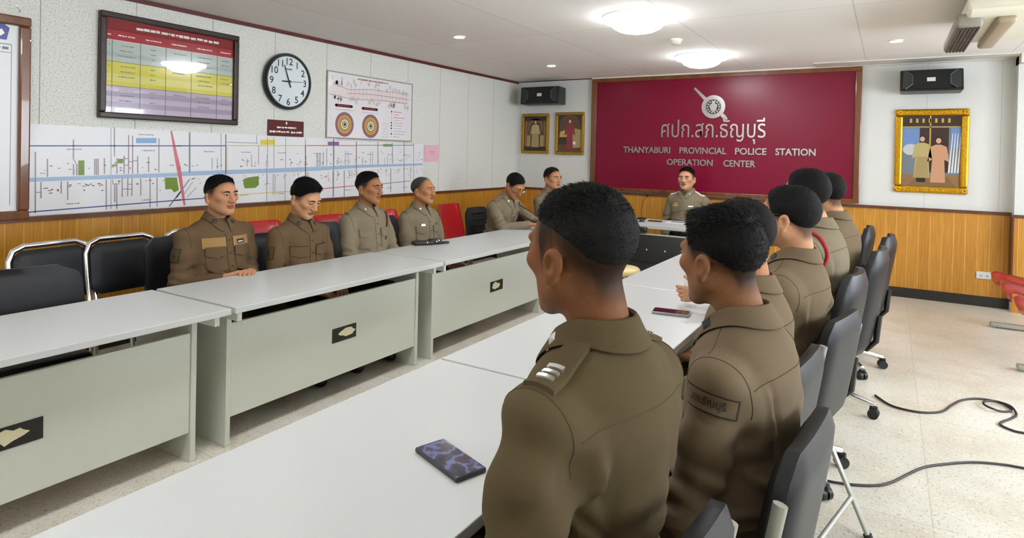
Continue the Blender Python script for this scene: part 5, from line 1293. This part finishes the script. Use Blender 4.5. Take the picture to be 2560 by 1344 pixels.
        off = np.tile([-1, .002, .005, .006, .006, .005], n + 1)
        e = 1e-3
        for _ in range(4):
            dd = s.shirt_sdf(P); G = np.stack([s.shirt_sdf(P + V(*(e * (j == q) for q in range(3)))) - dd for j in range(3)], 1) / e
            G /= np.linalg.norm(G, axis=1)[:, None] + 1e-9; push = np.clip(off - dd, 0, .02) * (off > 0); last = (np.arange(len(P)) % k) == k - 1; push = np.where(last, np.clip(.003 - dd, -.03, .03), push); P = P + G * push[:, None]
        f = []
        for i in range(n):
            for j in range(k - 1): a = i * k + j; f.append((a, a + 1, a + k + 1, a + k))
        s.collP = P.reshape(n + 1, k, 3); s.ncol = n
        b = MB(); b.add([tuple(x) for x in s.out(P)], f); o = b.build('collar', s.cl, s.t, smooth=70); m = o.modifiers.new('solid', 'SOLIDIFY'); m.thickness = .0035; m.offset = 1; s.collar = o
        sb = o.modifiers.new('sub', 'SUBSURF'); sb.levels = sb.render_levels = 1
    def collar_badge(s, ph, m, r_=.012, shape='round', name='collar_badge'):
        i = int((ph + 1) / 2 * s.ncol); p = s.collP[i, 3] * .5 + s.collP[i, 4] * .5; q = s.collP[i + 1, 3]; n = nrm(np.cross(s.collP[i, 4] - s.collP[i, 2], q - p)); c = s.U(V(0, -.02, 1.03))
        if n @ (p - c) < 0: n = -n
        a = nrm(s.collP[i, 4] - s.collP[i, 2]); b_ = np.cross(n, a); p = p + n * .0045; o = MB(); k = 12 if shape == 'round' else 4
        rim = [p + (a * math.cos(2 * PI * j / k) + b_ * math.sin(2 * PI * j / k)) * r_ * (1 if j % 2 == 0 or shape != 'star' else .6) for j in range(k)]
        vs = [tuple(x) for x in s.out(np.array([*rim, *[x * .55 + p * .45 + n * .004 for x in rim], *[x - n * .006 for x in rim]]))]
        fs = [tuple(range(k, 2 * k))] + [(j, (j + 1) % k, k + (j + 1) % k, k + j) for j in range(k)] + [(2 * k + j, 2 * k + (j + 1) % k, (j + 1) % k, j) for j in range(k)]
        o.add(vs, fs); return o.build(name, m, s.t)
    def face_parts(s):
        if not s.eyes: return
        fn = lambda P: s.head((P - s.hc) @ s.RH); X, Y, Z = s.RH @ V(1, 0, 0), s.RH @ V(0, 1, 0), s.RH @ V(0, 0, 1)
        for e in (-1, 1):
            c = s.hc + s.RH @ V(e * .031, .09, .0025)
            o = s.drape('eye', M['eye'], c, X, Z, -Y, .0125, .0042 if not s.style.get('lookdown') else .0015, .0, .0012, lambda a, b: (a, b * math.sqrt(max(0, 1 - a * a * .96))), 10, 4, fn)
            s.drape('iris', M['iris'], c + X * .001, X, Z, -Y, .0052, .0044 if not s.style.get('lookdown') else .0014, .0013, .0008, lambda a, b: (a * math.sqrt(1 - .5 * b * b), b * math.sqrt(max(0, 1 - .5 * a * a))), 4, 4, fn, o)
            s.drape('eyelid_line', M['iris'], c + Z * .0046, X, Z + X * -e * .1, -Y, .0138, .0011, .0, .0016, lambda a, b: (a, b - 2.2 * a * a), 10, 2, fn)
            s.drape('eyebrow', s.hairmat, s.hc + s.RH @ V(e * .031, .1, .0225), X, Z, -Y, .0175, .0036, .0, .002, lambda a, b: (a, b * (1 - .5 * (a * e) ** 2 * (a * e > 0)) - 1.0 * a * a), 10, 3, fn)
    # ---- uniform fittings, all laid on the shirt
    def F(s, x, z): return s.U(V(x, .1, z))
    def front(s): return s.RU @ V(0, -1, 0)
    def chest_pocket(s, e, m=None, flap=True, z=.86):
        m = m or s.cl; X, Z = s.RU @ V(1, 0, 0), s.RU @ V(0, 0, 1)
        p = s.drape('pocket', m, s.F(e * .082, z - .02), X, Z, s.front(), .050, .058, .001, .003, lambda a, b: (a, b - (.12 * (1 - abs(a)) if b < 0 else 0)))
        if flap: s.drape('pocket_flap', m, s.F(e * .082, z + .032), X, Z, s.front(), .053, .026, .006, .005, lambda a, b: (a, b - (.5 * (1 - abs(a)) if b < 0 else 0)))
    def placket(s, m=None):
        s.drape('placket', m or s.cl, s.F(0, .80), s.RU @ V(1, 0, 0), s.RU @ V(0, 0, 1), s.front(), .017, .19, .001, .003, None, 4, 26)
        for k in range(5): s.drape('button', s.sm, s.F(0, .95 - k * .075), s.RU @ V(1, 0, 0), s.RU @ V(0, 0, 1), s.front(), .0055, .0055, .004, .002, lambda a, b: (a * math.sqrt(1 - .5 * b * b), b * math.sqrt(1 - .5 * a * a)), 4, 4)
    def bar(s, name, m, x, z, hw, hh): return s.drape(name, m, s.F(x, z), s.RU @ V(1, 0, 0), s.RU @ V(0, 0, 1), s.front(), hw, hh, .004, .003, None, 6, 3)
    def epaulette(s, e, m=None, badge=None):
        a = s.U(V(e * .062, -.02, 1.15)); b = s.U(V(e * .185 * s.sw, -.012, 1.12)); u = nrm(b - a); X = s.RU @ V(0, 1, 0); c = (a + b) / 2
        ep = s.drape('epaulette', m or s.cl, c, u, X, s.RU @ V(0, 0, -1), np.linalg.norm(b - a) / 2, .024, .004, .0045, lambda p, q: (p, q * (1 + .2 * p)) if p > -.9 else (p - .12 * (1 - abs(q)), q), 12, 6)
        if badge: 
            for k in range(badge[1]): s.drape('rank_badge', badge[0], c + u * (.018 + .013 * k), u, X, s.RU @ V(0, 0, -1), .0035, .015, .008, .004, None, 3, 4)
        return ep
    def sleeve(s, i, t_, ang, z=0):
        """point on the sleeve: t_ along the upper arm, ang round it (0 outward, + forward); returns centre, along, across, inward"""
        e = (-1, 1)[i]; ax = nrm(s.E[i] - s.S[i]); o = V(e, 0, 0); o = nrm(o - ax * (o @ ax)); fw = np.cross(ax, o); fw = fw if fw[1] > 0 else -fw
        d = o * math.cos(ang) + fw * math.sin(ang); c = s.S[i] + ax * t_; return c + d * .06, ax, np.cross(d, ax), -d
    def yoke(s, drop=.0, x1=.165):
        pts = [s.U(V(x, -.16, .985 - .02 * (x / x1) ** 2 + drop)) for x in np.linspace(-x1, x1, 30)]; s.cord('yoke_seam', s.sm, pts, s.RU @ V(0, 1, 0), .0013, .0)
    def shoulder_seam(s, e):
        pts = [s.U(V(e * x, .035 + (x - .06) * .1, 1.2)) for x in np.linspace(.066, .175 * s.sw, 14)]; s.cord('shoulder_seam', s.sm, pts, s.RU @ V(0, -.2, -1), .0012, .0)
    def glasses(s):
        o = MB(); fr = []
        X = lambda x, y, z: tuple(s.out((s.hc + s.RH @ V(x, y, z))[None])[0])
        for e in (-1, 1):
            o.tube([X(e * .034 + .023 * math.cos(a), .107 - .004 * abs(math.cos(a)), -.001 + .016 * math.sin(a)) for a in np.linspace(0, 2 * PI, 20, endpoint=False)], .0013, 6, True)
            o.tube([X(e * .057, .103, .003), X(e * .074, .07, .006), X(e * .081, .0, .010), X(e * .081, -.02, .004)], .0016, 6)
        o.tube([X(-.011, .108, .002), X(0, .111, .004), X(.011, .108, .002)], .0013, 6); g = o.build('spectacles', M['leather'], s.t, smooth=60)
        for e in (-1, 1):
            o = MB(); n = 18; o.add([X(e * .034 + .022 * math.cos(a), .107, -.001 + .015 * math.sin(a)) for a in np.linspace(0, 2 * PI, n, endpoint=False)], [tuple(range(n))]); o.build('lens', M['lens'], g)

L_BASE = [(-.12, -.068), (-.07, -.066), (-.045, -.03), (-.03, -.012), (-.008, .0), (.008, -.005), (.02, -.004), (.034, .012), (.05, .042), (.07, .064), (.088, .078), (.12, .10)]
STY = dict(
    fade=dict(line=[(-.12, -.03), (-.085, -.018), (-.05, .02), (-.01, .042), (.03, .050), (.055, .054), (.075, .066), (.09, .080), (.12, .1)], stub=[(-.12, -.105), (-.07, -.095), (-.04, -.06), (-.012, -.02), (.008, -.04), (.024, -.045), (.038, -.01), (.056, .035), (.08, .066)], stubv=.93, stubc='#1f1610', grad=.055, taper=.05, tt=.011, ts=.006, n=.0010, front=.008, blades=15000, bl=.011, cy=.8, cz=-.35),
    thick=dict(line=[(-.12, -.045), (-.08, -.038), (-.05, -.008), (-.02, .012), (.02, .016), (.036, .026), (.052, .046), (.07, .060), (.09, .07), (.12, .10)], stub=[(x, z - .016) for x, z in L_BASE], grad=.04, stubv=.92, stubc='#1d1510', tt=.016, ts=.006, n=.0016, front=.016, blades=14000, bl=.015, cy=.9, cz=-.2, taper=.05),
    crop=dict(taper=.03, line=[(x, z + .004) for x, z in L_BASE], stub=[(x, z - .012) for x, z in L_BASE], stubv=.8, stubc='#1a1410', tt=.010, ts=.0050, n=.0010, blades=11000, bl=.009, cy=.4, cz=0),
    short=dict(taper=.045, grad=.035, line=[(-.12, -.03), (-.08, -.02), (-.045, .01), (-.01, .028), (.02, .036), (.038, .046), (.055, .068), (.072, .084), (.12, .1)], stub=[(x, z - .006) for x, z in L_BASE], stubv=.92, stubc='#1c1510', tt=.012, ts=.0035, n=.0012, blades=14000, bl=.010, cy=.5, cz=-.2),
    side=dict(taper=.03, line=[(-.12, -.04), (-.07, -.035), (-.04, -.008), (-.01, .008), (.02, .016), (.038, .034), (.056, .062), (.074, .080), (.12, .1)], stub=[(x, z - .008) for x, z in L_BASE], stubv=.75, stubc='#211a15', tt=.019, ts=.008, n=.0014, front=.010, blades=14000, bl=.014, cy=.6, cz=-.3, lookdown=1),
    bald=dict(line=[(-.12, -.03), (-.07, -.025), (-.04, .0), (-.01, .016), (.01, .03), (.03, .062), (.045, .1), (.06, .2), (.12, .25)], stub=[(-.12, -.05), (-.06, -.05), (-.03, -.02), (0, -.002), (.02, -.004), (.034, .02), (.05, .068), (.075, .085), (.12, .12)], stubv=.5, stubc='#3a312b', tt=.004, ts=.0035, n=.0006, blades=0, bl=.004),
)
# ---------------------------------------------------------------- right row, seen from behind
def rear_uniform(p, ep=None):
    p.yoke(); p.armhole(0); p.armhole(1); p.shoulder_seam(-1); p.shoulder_seam(1)
p = Person('man in khaki uniform nearest the camera, seen from behind, silver badges on collar and shoulder', (4.155, -6.68, 1.23), 82, yaw=-13, pitch=4, lean=0, girth=1.02, wr=((-.17, .19, .63), None), skin='e', cloth='khaki_d', hair='fade', detail=3, seed=1, fold=2.6, eyes=False, face=1.06, shoulder=.97)
rear_uniform(p); p.epaulette(-1, badge=(M['silver'], 3)); p.epaulette(1, badge=(M['silver'], 3)); p.collar_badge(-.70, M['silver'], .013, 'star'); p.collar_badge(.70, M['silver'], .013, 'star')
p = Person('man in khaki second from the camera in the right row, name patch on his sleeve', (4.285, -6.167, 1.167), 84, yaw=-24, pitch=5, lean=3, girth=1.02, shoulder=.96, skin='f', cloth='khaki', hair='thick', detail=3, seed=2, fold=2.6, eyes=False, face=1.06)
rear_uniform(p); p.collar_badge(-.72, M['darkbadge'], .018, 'square'); p.collar_badge(.72, M['darkbadge'], .018, 'square')
c, ax, cr, d = p.sleeve(0, .03, .0)
pt = p.drape('sleeve_patch', M['trouser'], c, cr, ax, d, .056, .021, .001, .002, None, 10, 6); p.drape('patch_field', p.cl, c, cr, ax, d, .053, .018, .003, .0015, None, 10, 6, None, pt)
vs, fs = fit_text('สภ.ธัญบุรี', -.036, .036, -.006, .017, bold=.01)
def sleeve_text(p, c, cr, ax, d, vs, fs, m, parent):
    u = cr if (p.Rt @ cr)[0] > 0 else -cr
    O = np.array([c + u * x - ax * y - d * .1 for x, y, z in vs]); Q = p.trace(O, np.tile(d, (len(O), 1)), .0054); b = MB(); b.add([tuple(x) for x in p.out(Q)], fs); b.build('patch_lettering', m, parent, fix=False)
sleeve_text(p, c, cr, ax, d, vs, fs, M['darkbadge'], pt)
p = Person('man in khaki uniform third along the right row, almost hidden behind the second', (4.235, -5.715, 1.165), 84, yaw=-12, pitch=4, lean=-2, girth=1.04, skin='b', cloth='khaki', hair='crop', detail=2, seed=3, fold=2, eyes=False); rear_uniform(p)
p = Person('man in glasses and khaki uniform, fourth along the right row', (4.309, -5.203, 1.194), 82, yaw=-8, pitch=0, lean=-5, girth=1.06, skin='c', cloth='khaki', hair='crop', detail=2, seed=4, fold=2.2, eyes=True, face=1.12); rear_uniform(p); p.glasses(); p.collar_badge(-.72, M['darkbadge'], .014)
p = Person('man in khaki with a red shoulder cord, fifth along the right row', (4.302, -4.60, 1.25), 80, yaw=-22, pitch=0, lean=2, skin='c', cloth='khaki_l', hair='crop', detail=2, seed=5, fold=2, eyes=False, wr=((3.89, -4.745, .765, 1), None), hands=[dict(d=(0, 1, -.15), n=(1, 0, 0), curl=.5), dict()]); rear_uniform(p)
def shoulder_cord(p, i, m, r_=.008):
    e = (-1, 1)[i]; c = p.S[i] + p.RU @ V(-e * .02, 0, 0); ds = []
    for k in range(40): a = 2 * PI * k / 40; ds.append(p.RU @ nrm(V(-e * .30 * math.cos(a) + .0, math.sin(a), math.cos(a))))
    ds = np.array(ds); Q = p.trace(c + ds * .25, -ds, .006); b = MB(); b.tube([tuple(x) for x in p.out(Q)], r_ * p.sc, 8, True); b.build('shoulder_cord', m, p.t, smooth=60)
shoulder_cord(p, 0, M['redcord'])
p = Person('man in khaki uniform farthest along the right row, mostly hidden', (4.321, -3.77, 1.225), 76, yaw=-24, pitch=0, lean=2, skin='c', cloth='khaki', hair='crop', detail=1, seed=6, eyes=False); rear_uniform(p)

# ---------------------------------------------------------------- left row, facing the room
def front_uniform(p, tags=True):
    p.placket(); 
    for e in (-1, 1): p.chest_pocket(e)
    p.armhole(0); p.armhole(1)
def arm_shield(p, i, m):
    c, ax, cr, d = p.sleeve(i, .10, .25); sh = lambda a, b: (a * (1 if b < .2 else 1 - .25 * (b - .2)), b)
    s_ = p.drape('arm_shield', p.sm, c, cr, ax, d, .034, .040, .001, .003, sh, 8, 8); p.drape('shield_field', m, c, cr, ax, d, .028, .034, .003, .002, sh, 8, 8, None, s_)
    p.drape('shield_emblem', M['darkbadge'], c, cr, ax, d, .013, .016, .005, .0015, lambda a, b: (a * math.sqrt(1 - .5 * b * b), b * math.sqrt(1 - .5 * a * a)), 6, 6, None, s_)
TAB = [dict(d=(.55, .8, -.05), n=(0, 0, -1), curl=.3), dict(d=(-.55, .8, .1), n=(0, .2, -1), curl=.3)]
p = Person('man in brown uniform with tan chest panels, nearest in the left row', (1.285, -5.48, 1.127), -90, yaw=4, pitch=0, lean=-1, sc=.98, girth=1.1, shoulder=1.08, face=1.04, skin='a', cloth='brown', seam='seambr', hair='short', detail=2, seed=11, fold=1.7, wr=((-.07, .215, .765), (.10, .20, .755)), hands=[dict(d=(.5, .5, .1), n=(0, 0, -1), curl=.25), dict(d=(-.8, .4, .25), n=(-.1, .3, -1), curl=.3)])
for e in (-1, 1): p.bar('chest_panel', M['tanpatch'], e * .085, .94, .062, .03)
front_uniform(p); p.bar('name_tape', M['seambr'], -.085, .900, .052, .010); p.bar('name_tape', M['seambr'], .085, .900, .045, .010); p.bar('wing_badge', M['darkbadge'], -.075, .938, .03, .013); p.bar('badge_stripe', M['whitepin'], -.075, .936, .02, .003); p.bar('flag_pin', M['whitepin'], .08, .862, .012, .009); p.bar('flag_pin_stripe', M['redcord'], .08, .862, .007, .004)
p.collar_badge(.80, M['darkbadge'], .016); p.collar_badge(-.80, M['darkbadge'], .016); arm_shield(p, 1, M['seamkh']); arm_shield(p, 0, M['seamkh'])
p = Person('man in brown tactical uniform looking down, second in the left row', (1.445, -5.0, 1.095), -92, yaw=6, pitch=24, lean=2, shoulder=.95, sc=1.0, skin='c', cloth='brown', seam='seambr', hair='side', detail=2, seed=12, fold=1.7, wr=((-.1, .27, .66), (.1, .27, .66))); front_uniform(p); p.bar('name_tape', M['seambr'], -.085, .912, .05, .010); p.bar('name_tape', M['seambr'], .085, .912, .05, .010); arm_shield(p, 1, M['seamkh']); p.collar_badge(.80, M['darkbadge'], .015); p.collar_badge(-.80, M['darkbadge'], .015)
p = Person('lean man in light khaki with a dark red lanyard, third in the left row', (1.419, -4.41, 1.14), -94, yaw=14, pitch=2, lean=-3, shoulder=.93, sc=.98, girth=.95, face=.94, skin='d', cloth='khaki_l', hair='short', detail=2, seed=13, fold=1.7); front_uniform(p); p.epaulette(-1); p.epaulette(1); p.collar_badge(.8, M['silver'], .009); p.bar('name_bar', M['whitepin'], -.085, .905, .035, .004)
def lanyard(p, m, e=-1):
    pts = [p.U(V(e * x, .25, z)) for x, z in ((.15, 1.03), (.155, .98), (.14, .93), (.115, .88), (.095, .84), (.08, .83))]; p.cord('lanyard', m, [tuple(q) for q in smooth_path(pts, 5)], p.RU @ V(0, -1, 0), .006, .005)
lanyard(p, M['darkredcord'])
p = Person('balding grey-haired man in light khaki with bright chest badge, fourth in the left row', (1.311, -3.672, 1.09), -94, yaw=14, pitch=0, lean=-2, shoulder=.95, sc=.98, girth=.98, face=.97, skin='b', cloth='khaki_l', hair='bald', hairmat='hair_grey', detail=2, seed=14, fold=1.7); front_uniform(p); p.epaulette(-1); p.epaulette(1); p.collar_badge(.8, M['silver'], .012); p.collar_badge(-.8, M['silver'], .012); p.bar('chest_badge', M['silver'], -.085, .925, .014, .014); p.bar('chest_badge', M['silver'], .08, .925, .016, .009); p.bar('name_bar', M['darkbadge'], -.085, .900, .034, .006)
p = Person('man in glasses bending over with his forearms on the left table', (1.45, -2.42, 1.098), -97, yaw=-2, pitch=36, lean=20, sc=1.02, skin='b', cloth='khaki_l', hair='crop', detail=2, seed=15, fold=1.7, wr=((1.72, -2.30, .737, 1), (1.70, -2.56, .737, 1)), elb=[(-.7, -.2, -.5), (.7, -.2, -.5)], hands=[dict(d=(.35, .9, 0), n=(0, 0, -1), curl=.3), dict(d=(-.35, .9, 0), n=(0, 0, -1), curl=.3)]); front_uniform(p); p.glasses(); p.collar_badge(.8, M['silver'], .011); p.collar_badge(-.8, M['silver'], .011); lanyard(p, M['darkredcord']); p.bar('chest_badge', M['silver'], -.08, .93, .012, .02); p.epaulette(1)
p = Person('man in light khaki seated in the far left corner, left of the maroon board', (1.40, -1.52, 1.146), -96, yaw=-12, pitch=0, lean=-2, sc=1.07, girth=1.05, face=1.08, skin='a', cloth='khaki_l', hair='short', detail=1, seed=16, fold=1.7, wr=((-.1, .27, .66), (.1, .27, .66))); front_uniform(p); p.epaulette(-1); p.epaulette(1); p.collar_badge(.8, M['silver'], .010); p.collar_badge(-.8, M['silver'], .010)
p = Person('man in khaki with white shoulder boards facing the camera at the head table', (2.61, -.475, 1.171), 172, yaw=6, pitch=0, lean=0, sc=1.1, girth=1.06, face=1.06, skin='c', cloth='khaki_l', hair='short', detail=2, seed=17, fold=1.7, wr=((-.14, .20, .60), (.14, .20, .60))); front_uniform(p); p.epaulette(-1, M['whitepin']); p.epaulette(1, M['whitepin']); p.bar('name_bar', M['whitepin'], -.085, .925, .022, .006); p.bar('ribbon_bar', M['goldpin'], .085, .925, .032, .006); p.bar('ribbon_bar', M['goldpin'], .08, .945, .022, .005); p.collar_badge(.8, M['silver'], .012); p.collar_badge(-.8, M['silver'], .012); p.bar('hanging_badge', M['whitepin'], -.10, .79, .007, .02)
